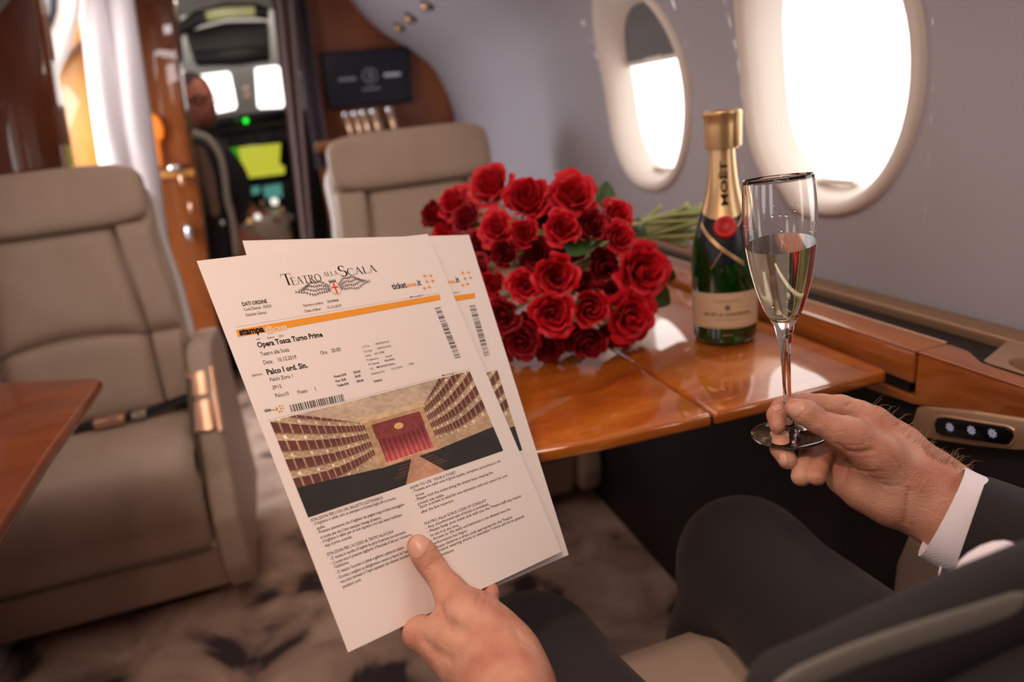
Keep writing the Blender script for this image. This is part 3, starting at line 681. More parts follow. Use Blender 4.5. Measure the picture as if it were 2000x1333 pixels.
# ================================================================== cabin seats facing the camera
def cushion(mb, c, h, R=None, e=.35, n=40, m=28, pinch=None):   # pillow: superellipsoid
    R = R or Matrix.Identity(3); rows = []
    pw = lambda x, q: math.copysign(abs(x) ** q, x)
    for i in range(m + 1):
        th = -PI / 2 + PI * i / m
        row = []
        for j in range(n):
            ph = 2 * PI * j / n
            x = pw(math.cos(th), e) * pw(math.cos(ph), e); y = pw(math.sin(th), e); z = pw(math.cos(th), e) * pw(math.sin(ph), e)
            row.append(R @ Vector((x * h[0], y * h[1], z * h[2])) + Vector(c))
        rows.append(row)
    return mb.grid(rows, closeu=True)
def shape_prism(pts, depth_fn, name, m, parent, back):   # pts [(x,z)] outline, puffed front
    pass
def seat(cx, label, arm_sides, belt=False, low=0.0):
    """Club seat facing -y (towards the camera); cx is its centre, the recline line runs from (y 1.84, z .42) to (y 2.02, z 1.03)."""
    t = thing('cabin_seat', label, 'seat', (cx, 1.85, 0))
    tilt = math.atan2(.16, .60)
    R = Matrix.Rotation(-tilt, 3, 'X')                         # leans back: top further away
    def P(x, z, d): # x lateral from centre, z along the back from its foot, d forward of back plane
        return Vector((cx + x, 1.86, .42)) + R @ Vector((x * 0, -d, z))
    # shell behind
    def outline(w0, w1, h_):
        pts = []
        for s_ in (1, -1):
            seq = [(w0, 0), (w0 * 1.0, .20), (w0 * .985, .32), (w0 * .93, .44), (w1 * 1.02, .54), (w1 * .96, h_ - .05), (w1 * .86, h_ - .015), (w1 * .70, h_)]
            if s_ == -1: seq = seq[::-1]
            pts += [(s_ * a, b_) for a, b_ in seq]
        return pts
    o1 = outline(.252, .232, .612)
    MB().prism([P(a, b_ - .02, -.01) for a, b_ in o1], R @ Vector((0, .06, 0)), bev=.02, seg=4).obj('shell', M['shell'], t, auto=40)
    o2 = outline(.244, .222, .600)
    mb = MB().prism([P(a, b_, .045) for a, b_ in o2], R @ Vector((0, .05, 0)), bev=.018, seg=4)
    back = mb.obj('backrest', M['leather'], t, auto=40)
    # centre panels, softly puffed
    def pad(x0b, x1b, x0t, x1t, z0, z1, puff, name, d0=.045, curve=0):
        rows = []; N = 22
        for i in range(N + 1):
            v = i / N; row = []
            for j in range(N + 1):
                u = j / N; zc = lerp(z0, z1, v) + curve * (4 * u * (1 - u)) * (1 if z0 == 0 else 0) * v
                if z0 > 0: zc = lerp(z0 + curve * 4 * u * (1 - u), z1, v)
                x = lerp(lerp(x0b, x0t, sm(v)), lerp(x1b, x1t, sm(v)), u)
                e_ = (1 - abs(2 * u - 1) ** 6) ** .5 * (1 - abs(2 * v - 1) ** 8) ** .5
                row.append(P(x, zc, d0 + puff * e_))
            rows.append(row)
        return MB().grid(rows).obj(name, M['leather'], t, fix=False)
    pad(-.165, .165, -.16, .16, 0, .19, .022, 'lumbar_pad', curve=.02)
    pad(-.160, .160, -.135, .135, .192, .470, .020, 'back_pad', curve=.02)
    for s_ in (-1, 1):
        pad(*(sorted((s_ * .168, s_ * .243)) + sorted((s_ * .165, s_ * .238))), 0, .19, .030, 'side_bolster')
        pad(*(sorted((s_ * .163, s_ * .240)) + sorted((s_ * .138, s_ * .222))), .192, .470, .030, 'side_bolster')
    # seams as thin piping
    for s_ in (-1, 1):
        MB().tube(catmull([P(s_ * .166, 0, .052), P(s_ * .165, .19, .054), P(s_ * .155, .33, .054), P(s_ * .137, .46, .052)], 8), .0032, 6).obj('seam', M['leather_seam'], t)
    MB().tube(catmull([P(-.165, .19, .055), P(-.08, .207, .062), P(0, .213, .064), P(.08, .207, .062), P(.165, .19, .055)], 6), .0022, 6).obj('seam', M['leather_seam'], t)
    # headrest roll
    mb = MB(); cushion(mb, P(0, .535, .040), (.222, .042, .076), R, .42)
    mb.obj('headrest', M['leather'], t)
    MB().tube(catmull([P(-.205, .462, .056), P(-.1, .458, .066), P(0, .457, .068), P(.1, .458, .066), P(.205, .462, .056)], 6), .0035, 6).obj('seam', M['leather_seam'], t)
    # seat cushion with rolled front
    prof = [(1.86, .415), (1.80, .432), (1.68, .435), (1.58, .430), (1.535, .415), (1.51, .385), (1.502, .34), (1.507, .29), (1.520, .245), (1.53, .20), (1.535, .182)]
    rows = []
    for y_, z_ in catmull([(0, a, b_) for a, b_ in prof], 4) and [(p.y, p.z) for p in catmull([(0, a, b_) for a, b_ in prof], 4)]:
        row = []
        for j in range(33):
            u = -1 + 2 * j / 32; e_ = (1 - abs(u) ** 7) ** .5
            row.append(Vector((cx + .242 * math.copysign(abs(u) ** .8, u), y_ + (1 - e_) * .03, z_ - (1 - e_) * .03)))
        rows.append(row)
    mb = MB().grid(rows); mb.grid([[Vector((p.x * 1.0, p.y + .02, max(.17, p.z - .06))) for p in r_] for r_ in rows], flip=True)
    mb.obj('seat_cushion', M['leather'], t)
    MB().box((cx, 1.72, .30), (.236, .17, .105), bev=.02).obj('cushion_core', M['leather'], t)
    MB().tube([Vector((cx - .235, 1.532, .178)), Vector((cx + .235, 1.532, .178))], .004, 6).obj('seam', M['leather_seam'], t)
    MB().prism([Vector((cx - .245, 1.545, .178)), Vector((cx - .245, 1.575, .045)), Vector((cx - .245, 1.62, .03)), Vector((cx - .245, 2.0, .03)), Vector((cx - .245, 2.0, .19)), Vector((cx - .245, 1.9, .20))], (.49, 0, 0), bev=.01).obj('skirt', M['leather'], t, auto=40)
    MB().box((cx, 1.80, .015), (.20, .16, .015)).obj('floor_plate', M['black'], t)
    for s_ in arm_sides:
        x0 = cx + s_ * .250; x1 = s_ * .058
        pr = [(1.745, .585), (1.79, .592), (1.98, .575), (2.03, .53), (2.03, .10), (1.60, .055), (1.535, .06), (1.515, .12), (1.525, .24), (1.56, .30), (1.585, .33), (1.62, .41), (1.68, .50)]
        a_ = MB().prism([Vector((x0, y_, z_)) for y_, z_ in pr], (x1, 0, 0), bev=.012, seg=4).obj('armrest', M['leather'], t, auto=50)
        # metal latch plate with two bevelled steps on the slanted front
        if s_ > 0:
            f = lambda v, d: Vector((0, lerp(1.72, 1.635, v) - d, lerp(.535, .405, v) + d * .6))
            xa = x0 - .004; lp = MB()
            for (v0, v1, d_) in ((0, .40, .010), (.46, .96, .016)):
                lp.prism([f(v0, d_) + Vector((xa, 0, 0)), f(v0, d_) + Vector((xa + .045, 0, 0)), f(v1, d_ + .006) + Vector((xa + .045, 0, 0)), f(v1, d_ + .006) + Vector((xa, 0, 0))], (0, .03, -.006), bev=.006)
            lp.prism([f(-.05, .008) + Vector((xa + .046, 0, 0)), f(-.05, .008) + Vector((xa + .062, 0, 0)), f(1.02, .020) + Vector((xa + .062, 0, 0)), f(1.02, .020) + Vector((xa + .046, 0, 0))], (0, .03, -.006), bev=.006)
            lp.obj('armrest_latch', M['gold'], a_, auto=40)
        MB().tube(catmull([Vector((cx + s_ * .25, 1.70, .53)), Vector((cx + s_ * .246, 1.63, .44)), Vector((cx + s_ * .247, 1.60, .36)), Vector((cx + s_ * .247, 1.56, .25))], 6), .005, 6).obj('seam', M['leather_seam'], t)
    if belt:
        MB().tube(catmull([Vector((cx - .15, 1.765, .440)), Vector((cx, 1.762, .443)), Vector((cx + .06, 1.762, .446)), Vector((cx + .14, 1.765, .450)), Vector((cx + .235, 1.775, .462))], 6), .020, 8, flat=.15, up=(0, 1, 0.25)).obj('seat_belt', M['black'], t)
        MB().box((cx + .055, 1.745, .452), (.034, .018, .010), bev=.005).obj('belt_buckle', M['gold'], t)
        MB().box((cx + .118, 1.750, .452), (.016, .016, .006), bev=.003).obj('belt_tongue', M['chrome'], t)
    return t
sL = seat(-.555, 'taupe leather club seat at the left with belt buckle and copper armrest latch', (1,), belt=True)
sR = seat(.335, 'taupe leather club seat behind the roses, below the television', (-1, 1))
# ================================================================== side ledge, control panel, tables
LX = .635; LZ = .735
ledge = thing('side_ledge', 'lacquered cherry wood side ledge with gold trim running under the windows', 'ledge', (.69, .9, .6))
# forward (lower) part: top board, front door; rear (deeper) part next to the cup holder
mb = MB().prism([Vector((LX - .0006, .575, LZ)), Vector((LX - .0006, 2.3, LZ)), Vector((LX + .043, 2.3, LZ)), Vector((LX + .043, .575, LZ))], (0, 0, -.0028), bev=.001)
mb.obj('top_board', M['wood_ledge'], ledge, auto=30)
MB().prism([Vector((LX, .578, LZ - .0029)), Vector((LX, 2.3, LZ - .0029)), Vector((LX, 2.3, LZ - .042)), Vector((LX, .578, LZ - .042))], (.012, 0, 0), bev=.003).obj('flap_door', M['wood_ledge'], ledge, auto=30)
MB().prism([Vector((LX + .004, .585, LZ - .042)), Vector((LX + .004, 2.3, LZ - .042)), Vector((LX + .004, 2.3, LZ - .056)), Vector((LX + .004, .585, LZ - .056))], (.05, 0, 0)).obj('table_slot', M['black'], ledge, smooth=False)
rear = [(.573, 0), (.560, -.002), (.3, -.002), (.3, -.05), (.45, -.036), (.52, -.052), (.575, -.067), (.70, -.078), (1.2, -.08), (1.2, -.058), (.62, -.058), (.576, -.058)]
MB().prism([Vector((LX - .001, y_, LZ + z_)) for y_, z_ in [(.573, -.003), (-.6, -.003), (-.6, -.025), (.30, -.025), (.45, -.033), (.52, -.052), (.575, -.066), (.78, -.080), (2.3, -.080), (2.3, -.056), (.574, -.056)]], (.014, 0, 0), bev=.002).obj('rear_front_board', M['wood_ledge'], ledge, auto=30)
MB().prism([Vector((LX - .0016, .573, LZ)), Vector((LX - .0016, -.6, LZ)), Vector((LX + .022, -.6, LZ)), Vector((LX + .022, .515, LZ)), Vector((LX + .040, .545, LZ)), Vector((LX + .043, .573, LZ))], (0, 0, -.0028), bev=.001).obj('rear_top_board', M['wood_ledge'], ledge, auto=30)
MB().prism([Vector((LX + .043, .50, LZ - .012)), Vector((LX + .043, 2.3, LZ - .012)), Vector((LX + .10, 2.3, LZ - .012)), Vector((LX + .10, .50, LZ - .012))], (0, 0, -.006)).obj('dark_slot', M['black'], ledge, smooth=False)
MB().prism([Vector((LX + .043, .578, LZ + .0005)), Vector((LX + .043, 2.3, LZ + .0005)), Vector((LX + .047, 2.3, LZ + .0005)), Vector((LX + .047, .578, LZ + .0005))], (0, 0, -.012), bev=.001).obj('gold_edging', M['gold_matte'], ledge, auto=30)
MB().prism([Vector((LX + .100, -.6, LZ + .001)), Vector((LX + .100, 2.3, LZ + .001)), Vector((XR, 2.3, LZ + .006)), Vector((XR, -.6, LZ + .006))], (0, 0, -.016), bev=.003).obj('wall_trim', mat('bronze_trim', (.42, .26, .17), .42, metal=.6), ledge, auto=30)
# cup holder plate with two wells
mb = MB(); n = 48; hs = [(.700, .475, .030), (.700, .385, .030)]
ol = [Vector((LX + .023, .508, LZ)), Vector((LX + .026, .516, LZ)), Vector((LX + .097, .545, LZ)), Vector((LX + .097, -.5, LZ)), Vector((LX + .023, -.5, LZ))]
polys = [ol] + [[Vector((LX + .052, cy_, LZ)) + Vector((math.cos(-2 * PI * k / n) * r_ * .72, math.sin(-2 * PI * k / n) * r_, 0)) for k in range(n)] for _, cy_, r_ in hs]
tris = tessellate_polygon(polys); allp = [p for q in polys for p in q]; mb.add([p + Vector((0, 0, .001)) for p in allp], tris)
for q in polys[1:]:
    c_ = sum(q, Vector()) / n
    mb.grid([[c_ + (p - c_) * 1.0 + Vector((0, 0, .001)) for p in q], [c_ + (p - c_) * .95 + Vector((0, 0, -.003)) for p in q], [c_ + (p - c_) * .92 + Vector((0, 0, -.05)) for p in q], [c_ + (p - c_) * .01 + Vector((0, 0, -.05)) for p in q]], closeu=True)
mb.obj('cup_holder_plate', M['gold_matte'], ledge, auto=35)
# dark side panel down to the floor
struct(MB().prism([Vector((LX + .016, -.85, LZ - .03)), Vector((LX + .016, 2.3, LZ - .03)), Vector((LX + .016, 2.3, 0)), Vector((LX + .016, -.85, 0))], (.02, 0, 0)).obj('wall_lower_right', M['darkpanel'], smooth=False))
# control panel with three flower-like icons
cp = thing('control_panel', 'gold-framed seat control panel with three white flower icons below the ledge', 'control panel', (LX, .50, .65))
def cpp(px, py, d=0): p = atx(px, py, LX - d); return p
frame_out = [(1788, 796), (1810, 795), (1900, 803), (2010, 820), (2060, 836), (2060, 872), (2030, 880), (1985, 882), (1900, 873), (1800, 858), (1778, 850), (1776, 838)]
MB().prism([cpp(*p, .004) for p in frame_out], (.02, 0, 0), bev=.004).obj('frame', M['gold_matte'], cp, auto=40)
MB().prism([cpp(*p, .0065) for p in [(1822, 812), (1840, 811), (1965, 831), (1980, 838), (1983, 858), (1973, 874), (1960, 875), (1835, 856), (1818, 848), (1816, 824)]], (.01, 0, 0), bev=.003).obj('screen_surround', M['gold_matte'], cp, auto=40)
MB().prism([cpp(*p, .0085) for p in [(1828, 817), (1842, 816), (1964, 835), (1974, 841), (1977, 855), (1969, 869), (1960, 870), (1838, 852), (1826, 845), (1823, 828)]], (.006, 0, 0), bev=.0015).obj('touch_screen', M['black_gloss'], cp, auto=40)
icon = mat('icon_glow', (.1, .1, .1), .5, emit=(.62, .55, .72), estr=.5)
e1 = (cpp(1974, 845) - cpp(1828, 822)).normalized(); nrm = Vector((-1, 0, 0)); e2 = nrm.cross(e1).normalized()
if e2.z < 0: e2 = -e2
for px, py in [(1855, 835), (1897, 841), (1938, 847)]:
    c_ = cpp(px, py, .0093); mb = MB()
    for k in range(8):
        a = 2 * PI * k / 8 + .2; d_ = e1 * math.cos(a) + e2 * math.sin(a); q_ = e1 * -math.sin(a) + e2 * math.cos(a)
        pts = [c_ + d_ * .0018 - q_ * .0004, c_ + d_ * .0033 - q_ * .0011, c_ + d_ * .0048 - q_ * .0007, c_ + d_ * .0048 + q_ * .0007, c_ + d_ * .0033 + q_ * .0011, c_ + d_ * .0018 + q_ * .0004]
        mb.add(pts, [tuple(range(6))])
    mb.grid([[c_ + (e1 * math.cos(t) + e2 * math.sin(t)) * r_ for t in [2 * PI * k / 20 for k in range(20)]] for r_ in (.0009, .0020)], closeu=True)
    mb.obj('flower_icon', icon, cp, smooth=False)

# right folding table: two leaves meeting at a hinge line
TZ = .71
tb = thing('folding_table', 'lacquered burl wood folding table carrying the roses and the bottle', 'table', (.40, .75, TZ))
def board(name, outline, z, th, m, parent, bev=.005):
    return MB().prism([Vector((x_, y_, z)) for x_, y_ in outline], (0, 0, -th), bev=bev, seg=4).obj(name, m, parent, auto=50)
board('outer_leaf', [(.3835, .596), (.388, 1.21), (.12, 1.21), (.02, 1.19), (-.03, 1.13), (-.05, 1.02), (-.05, .82), (-.02, .70), (.05, .645), (.15, .616), (.25, .603)], TZ, .016, M['wood_table'], tb)
board('inner_leaf', [(.3865, .596), (.50, .593), (.614, .594), (.616, .62), (.6235, 1.21), (.391, 1.21)], TZ, .016, M['wood_table'], tb)
MB().prism([Vector((.384, .60, TZ - .006)), Vector((.386, .60, TZ - .006)), Vector((.3905, 1.205, TZ - .006)), Vector((.388, 1.205, TZ - .006))], (0, 0, -.012)).obj('hinge_strip', M['black'], tb, smooth=False)
MB().box((.57, .92, TZ - .026), (.07, .22, .010)).obj('support_arm', M['black'], tb, smooth=False)
# left table
lt = thing('side_table', 'dark red-brown wooden table leaf at the left edge, pointed rounded corner', 'table', (-.55, .95, TZ))
board('table_top', [(-.352, 1.205), (-.335, 1.19), (-.333, 1.10), (-.335, .92), (-.330, .74), (-.325, .55), (-.33, .52), (-.75, .50), (-.75, 1.33), (-.52, 1.29), (-.42, 1.245)], TZ, .018, wood('red_brown_wood', (.13, .028, .006), (.20, .045, .009), (.27, .065, .013), (4, 14, 14), coat_ior=1.3, coat=.5), lt, bev=.006)
MB().prism([Vector((-.79, .50, TZ - .02)), Vector((-.70, .50, TZ - .02)), Vector((-.70, 1.30, TZ - .02)), Vector((-.79, 1.30, TZ - .02))], (0, 0, -.03)).obj('support_rail', M['black'], lt, smooth=False)
MB().prism([Vector((-.83, -.5, LZ)), Vector((-.83, 1.45, LZ)), Vector((-.74, 1.45, LZ)), Vector((-.74, -.5, LZ))], (0, 0, -.06), bev=.003).obj('side_ledge_left', M['wood_ledge'], auto=30)
o = bpy.data.objects['side_ledge_left']; o.name = 'side_ledge'; tag(o, 'cherry side ledge on the left cabin wall behind the left table', 'ledge')
# the man's own seat
ms = thing('cabin_seat', 'cream leather seat the man in the suit sits on, seen between his thighs', 'seat', (.29, .1, 0))
mb = MB(); rows = []
for y_, z_ in [(-.35, .44), (-.1, .45), (.2, .465), (.42, .475), (.54, .472), (.575, .458), (.59, .43), (.587, .36), (.575, .25), (.575, .15)]:
    rows.append([Vector((.29 + .235 * math.copysign(abs(-1 + j / 14) ** .9, -1 + j / 14), y_ - .02 * abs(-1 + j / 14) ** 6, z_ - .025 * abs(-1 + j / 14) ** 6)) for j in range(29)])
MB().grid(rows).grid([[p + Vector((0, -.06 if p.y > .5 else 0, -.05)) for p in r_] for r_ in rows], flip=True).obj('seat_cushion', M['leather'], ms, auto=60)
MB().box((.29, .1, .22), (.22, .40, .16), bev=.03).obj('seat_base', M['leather'], ms, auto=40)
MB().box((.29, .1, .03), (.18, .30, .03)).obj('floor_plate', M['black'], ms, smooth=False)
MB().box((.29, -.46, .72), (.24, .06, .30), rot=Matrix.Rotation(.2, 3, 'X'), bev=.04).obj('backrest', M['leather'], ms, auto=40)
mb = MB(); mb.prism([Vector((.575, y_, z_)) for y_, z_ in [(-.35, .62), (.36, .645), (.43, .640), (.48, .615), (.515, .57), (.535, .50), (.54, .40), (.53, .2), (-.35, .2)]], (.052, 0, 0), bev=.018, seg=4)
mb.obj('armrest', M['leather'], ms, auto=50)
# ================================================================== printed tickets
PW, PH = .210, .297
def sheet_fn(TL, TR, BR, BL, off=0.0):
    c = [atd(*p[:2], p[2]) for p in (TL, TR, BR, BL)]
    n0 = (c[1] - c[0]).cross(c[3] - c[0]).normalized()
    if n0.dot(Vector(CAMC) - c[0]) < 0: n0 = -n0
    def Pf(u, v, h=0.0):
        a = lerp(c[0], c[1], u); b_ = lerp(c[3], c[2], u)
        p = lerp(a, b_, v)
        # gentle curl: the thumb presses a valley that opens towards the top
        vall = -.010 * math.exp(-((u - .36 - .02 * v) / .13) ** 2) * max(0, (v - .35) / .65) ** 1.5
        bow = .006 * math.sin(PI * u) * (1 - v) + .004 * math.sin(PI * u) * 0
        return p + n0 * (vall + bow * .0 + h + off)
    return Pf, n0
def sheet_uv(Pf, px, py):
    u, v = .5, .5
    def pr(u, v):
        c = CAMR.T @ (np.array(Pf(u, v)) - CAMC); return np.array([1000 - F * c[0] / c[2], 666.5 + F * c[1] / c[2]])
    for _ in range(12):
        p = pr(u, v); J = np.array([(pr(u + 1e-4, v) - p) / 1e-4, (pr(u, v + 1e-4) - p) / 1e-4]).T
        d_ = np.linalg.solve(J, np.array([px, py]) - p); u += d_[0]; v += d_[1]
    return u, v
FR, FN = sheet_fn((384, 510, .509), (835, 457, .652), (1097, 1078, .594), (680, 1275, .447))
BK, BN = sheet_fn((474, 469, .546), (917, 458, .690), (1112, 1084, .609), (705, 1262, .463))
def paper_obj(name, Pf, parent, th=.00012, nu=50, nv=60):
    mb = MB()
    mb.grid([[Pf(i / nu, j / nv) for i in range(nu + 1)] for j in range(nv + 1)])
    mb.grid([[Pf(i / nu, j / nv, -th) for i in range(nu + 1)] for j in range(nv + 1)], flip=True)
    n_ = (nu + 1) * (nv + 1)
    for i in range(nu): mb.f += [(i, i + 1, n_ + i + 1, n_ + i), (nv * (nu + 1) + i, nv * (nu + 1) + i + 1, n_ + nv * (nu + 1) + i + 1, n_ + nv * (nu + 1) + i)]
    for j in range(nv):
        a = j * (nu + 1); b_ = (j + 1) * (nu + 1); mb.f += [(a, b_, n_ + b_, n_ + a), (a + nu, b_ + nu, n_ + b_ + nu, n_ + a + nu)]
    return mb.obj(name, M['paper'], parent, auto=40)
t1 = thing('ticket_sheet', 'printed opera ticket sheet held in front, with orange stripe and theatre photograph', 'ticket', FR(.5, .5))
t2 = thing('ticket_sheet', 'second printed ticket sheet showing at the right behind the front one', 'ticket', BK(.5, .5, -.001))
BK0 = BK
def BK(u, v, h=0.0): return BK0(u, v, h - .001)
paper_obj('paper', FR, t1); paper_obj('paper', BK, t2)
Z1 = (380, 450, .3); Z2 = (500, 700, .31); Z3 = (580, 900, .2925)
def zp(p, Z): return Z[0] + Z[2] * p[0], Z[1] + Z[2] * p[1]
class Ink:
    """Flat print: verts are (u,v) sheet coordinates mapped on the curved sheet."""
    def __init__(s, Pf): s.Pf = Pf; s.v = []; s.f = []
    def add(s, uv, f):
        n = len(s.v); s.v += list(uv); s.f += [tuple(i + n for i in q) for q in f]
    def quad_px(s, pts, Z, nx=1):
        q = [sheet_uv(s.Pf, *zp(p, Z)) for p in pts]      # TL TR BR BL
        for i in range(nx):
            a, b_ = i / nx, (i + 1) / nx
            L2 = lambda p, r_, t: (lerp(p[0], r_[0], t), lerp(p[1], r_[1], t))
            s.add([L2(q[0], q[1], a), L2(q[0], q[1], b_), L2(q[3], q[2], b_), L2(q[3], q[2], a)], [(0, 1, 2, 3)])
    def text(s, txt, p0, p1, Z, h, bold=0.0, glyph=None, spacing=1.0):
        a = sheet_uv(s.Pf, *zp(p0, Z)); b_ = sheet_uv(s.Pf, *zp(p1, Z))
        ax = Vector((a[0] * PW, -a[1] * PH)); bx = Vector((b_[0] * PW, -b_[1] * PH)); d_ = bx - ax; L = d_.length
        d_ /= L; d_ = (d_ + Vector((1, 0)) * 1.5).normalized() if L > .004 else Vector((1, 0)); up = Vector((-d_.y, d_.x))
        v, f = (glyph or text_mesh)(txt, bold, spacing) if glyph is None else glyph(txt)
        w_ = max(p[0] for p in v); kx = L / w_; ky = h * 1.2 / 1000 / .70; bold += 0
        s.add([((ax + d_ * (p[0] * kx) + up * (p[1] * ky)).x / PW, -(ax + d_ * (p[0] * kx) + up * (p[1] * ky)).y / PH) for p in v], f)
    def obj(s, name, m, parent, lift=.00012):
        return mesh_obj(name, [s.Pf(u, v, lift) for u, v in s.v], s.f, m, parent, smooth=False)
blk = Ink(FR)
T1 = [("DATI ORDINE", (312, 495), (477, 478), 2.6, .03), ("Cod.Cliente  35029", (322, 527), (503, 507), 2.1, 0), ("Daniela Geraci", (335, 562), (472, 548), 2.1, 0),
 ("Numero ordine:", (710, 500), (840, 480), 2.0, 0), ("2654464", (865, 474), (940, 465), 2.0, 0), ("Data ordine:", (720, 536), (825, 520), 2.0, 0), ("15.10.2019", (862, 514), (957, 498), 2.0, 0),
 ("Marca piega 2", (1403, 442), (1490, 424), 1.3, 0), ("web", (400, 717), (428, 714), 1.2, 0), ("Evento", (475, 708), (522, 702), 1.3, 0), ("2501", (550, 698), (582, 693), 1.3, 0),
 ("Opera Tosca Turno Prime", (413, 765), (840, 702), 3.5, .035), ("Teatro alla Scala", (432, 820), (620, 795), 2.6, 0), ("Data:", (450, 875), (513, 866), 2.6, 0), ("10.12.2019", (542, 858), (667, 840), 2.6, 0),
 ("Ora:", (822, 812), (870, 806), 2.6, 0), ("20:00", (893, 797), (955, 788), 2.6, 0), ("Settore:", (375, 955), (445, 946), 1.8, 0), ("Palco I ord. Sin.", (473, 942), (742, 903), 3.5, .035),
 ("Palchi Zona 1", (492, 986), (643, 966), 2.4, 0), ("2P1S", (508, 1038), (570, 1030), 2.4, 0), ("Palco10", (527, 1090), (618, 1080), 2.4, 0), ("Posto", (673, 1068), (738, 1057), 2.4, 0), ("1", (782, 1045), (791, 1043), 2.4, 0),
 ("C.F.Te:", (1092, 768), (1140, 760), 1.4, 0), ("00937610152", (1180, 748), (1268, 730), 1.4, 0), ("C.F.Org:", (1102, 798), (1155, 789), 1.4, 0), ("00937610152", (1192, 778), (1280, 760), 1.4, 0),
 ("Carta:", (1112, 826), (1150, 818), 1.4, 0), ("A0113780", (1172, 812), (1237, 800), 1.4, 0), ("Progressivo", (1122, 853), (1200, 840), 1.4, 0), ("36229", (1243, 832), (1287, 822), 1.4, 0),
 ("ID Sistema", (1134, 882), (1205, 868), 1.4, 0), ("00064082", (1238, 858), (1305, 845), 1.4, 0), ("S.F.", (1144, 912), (1168, 907), 1.4, 0), ("M05822093fa9Ra", (1187, 900), (1307, 876), 1.4, 0),
 ("Data/ora Em:", (1152, 943), (1240, 922), 1.4, 0), ("15.10.2019", (1280, 912), (1355, 895), 1.4, 0), ("18:26", (1395, 880), (1430, 872), 1.4, 0),
 ("Prezzo EUR", (910, 962), (992, 945), 1.5, .03), ("250,00", (1035, 935), (1082, 925), 1.5, .03), ("Prev. EUR", (920, 992), (990, 978), 1.5, .03), ("50,00", (1045, 962), (1083, 954), 1.5, .03),
 ("Totale EUR", (930, 1021), (1007, 1006), 1.5, .03), ("300,00", (1056, 993), (1102, 985), 1.5, .03), ("Intero", (1169, 993), (1223, 980), 1.9, .02), ("Marca piega 1", (1612, 953), (1703, 933), 1.3, 0)]
for s_, a, b_, h, bo in T1: blk.text(s_, a, b_, Z1, h, max(bo, .006))
T3 = [("HOW TO USE  YOUR E-TICKET", (757, 195), (1062, 85)), ("- Tickets are valid only if good quality, complete, and printed in A4", (765, 220), (1360, 10)), ("format.", (795, 245), (855, 225)),
 ("- Please fold the ticket along the dotted lines, keeping the", (787, 275), (1308, 85)), ("printed side visible.", (808, 300), (985, 240)), ("- Each e-ticket is valid for one admission only and cannot be used", (808, 328), (1405, 105)),
 ("after the first inspection.", (830, 355), (1052, 275)), ("TEATRO ALLA SCALA CODE OF CONDUCT", (850, 435), (1268, 275)), ("- Any unauthorized sale of tickets is prohibited.", (862, 460), (1285, 300)),
 ("- Please keep your ticket stub with you: the Theatre staff may request", (873, 487), (1500, 245)), ("to see it at any time.", (893, 510), (1083, 443)), ("- Access to the stalls and balconies is not allowed once the", (895, 540), (1430, 335)),
 ("performance has begun.", (905, 568), (1140, 478)), ("- Please observe a dress code appropriate for the Theatre.", (905, 600), (1443, 388)), ("Persons wearing shorts or sleeveless T-shirts will not be granted", (925, 620), (1520, 385)), ("admittance.", (950, 645), (1052, 607)),
 ("ISTRUZIONI PER L'USO DEL BIGLIETTO ELETTRONICO", (95, 412), (575, 262)), ("- Il biglietto \u00e8 valido solo se stampato in formato foglio A4 e in buona", (108, 437), (662, 265)), ("qualit\u00e0.", (133, 465), (190, 447)),
 ("- Prestare attenzione che il biglietto sia piegato lungo le linee tratteggiate", (135, 495), (718, 305)), ("in modo tale che il lato stampato rimanga all'esterno.", (160, 525), (567, 395)),
 ("- Il biglietto \u00e8 valido per un solo ingresso e non pu\u00f2 essere riutilizzato", (163, 555), (706, 375)), ("dopo il primo controllo.", (188, 580), (372, 520)), ("ISTRUZIONI PER L'ACCESSO AL TEATRO ALLA SCALA", (203, 640), (648, 487)),
 ("- E' vietata la vendita di biglietti da parte di persone non autorizzate.", (222, 668), (733, 490)), ("- Conservare il presente tagliando: il Personale di Sala pu\u00f2 richiederne", (232, 700), (768, 505)), ("l'esibizione.", (252, 722), (350, 690)),
 ("- E' vietato l'accesso in platea e galleria a spettacolo iniziato.", (262, 760), (720, 590)), ("- Si invita a scegliere un abbigliamento consono al decoro del Teatro;", (272, 795), (760, 612)), ("non sono ammessi in Teatro spettatori che indossano canottiere o", (293, 822), (765, 635)), ("pantaloni corti.", (307, 855), (430, 803))]
for s_, a, b_ in T3: blk.text(s_, a, b_, Z3, 1.75, .008)
# dotted fold lines
def dotted(ink, a, b_, Z, n):
    ua = sheet_uv(ink.Pf, *zp(a, Z)); ub = sheet_uv(ink.Pf, *zp(b_, Z))
    for k in range(n):
        p = (lerp(ua[0], ub[0], k / n), lerp(ua[1], ub[1], k / n)); w_ = (ub[0] - ua[0]) / n * .55
        ink.add([p, (p[0] + w_, p[1] + (ub[1] - ua[1]) / n * .55), (p[0] + w_, p[1] + .0009), (p[0], p[1] + .0009)], [(0, 1, 2, 3)])
dots = Ink(FR); dotted(dots, (265, 632), (1590, 408), Z1, 110); dots.obj('dotted_fold_line', M['ink_grey'], t1); dots = Ink(FR); dotted(dots, (470, 1240), (1795, 905), Z1, 110)
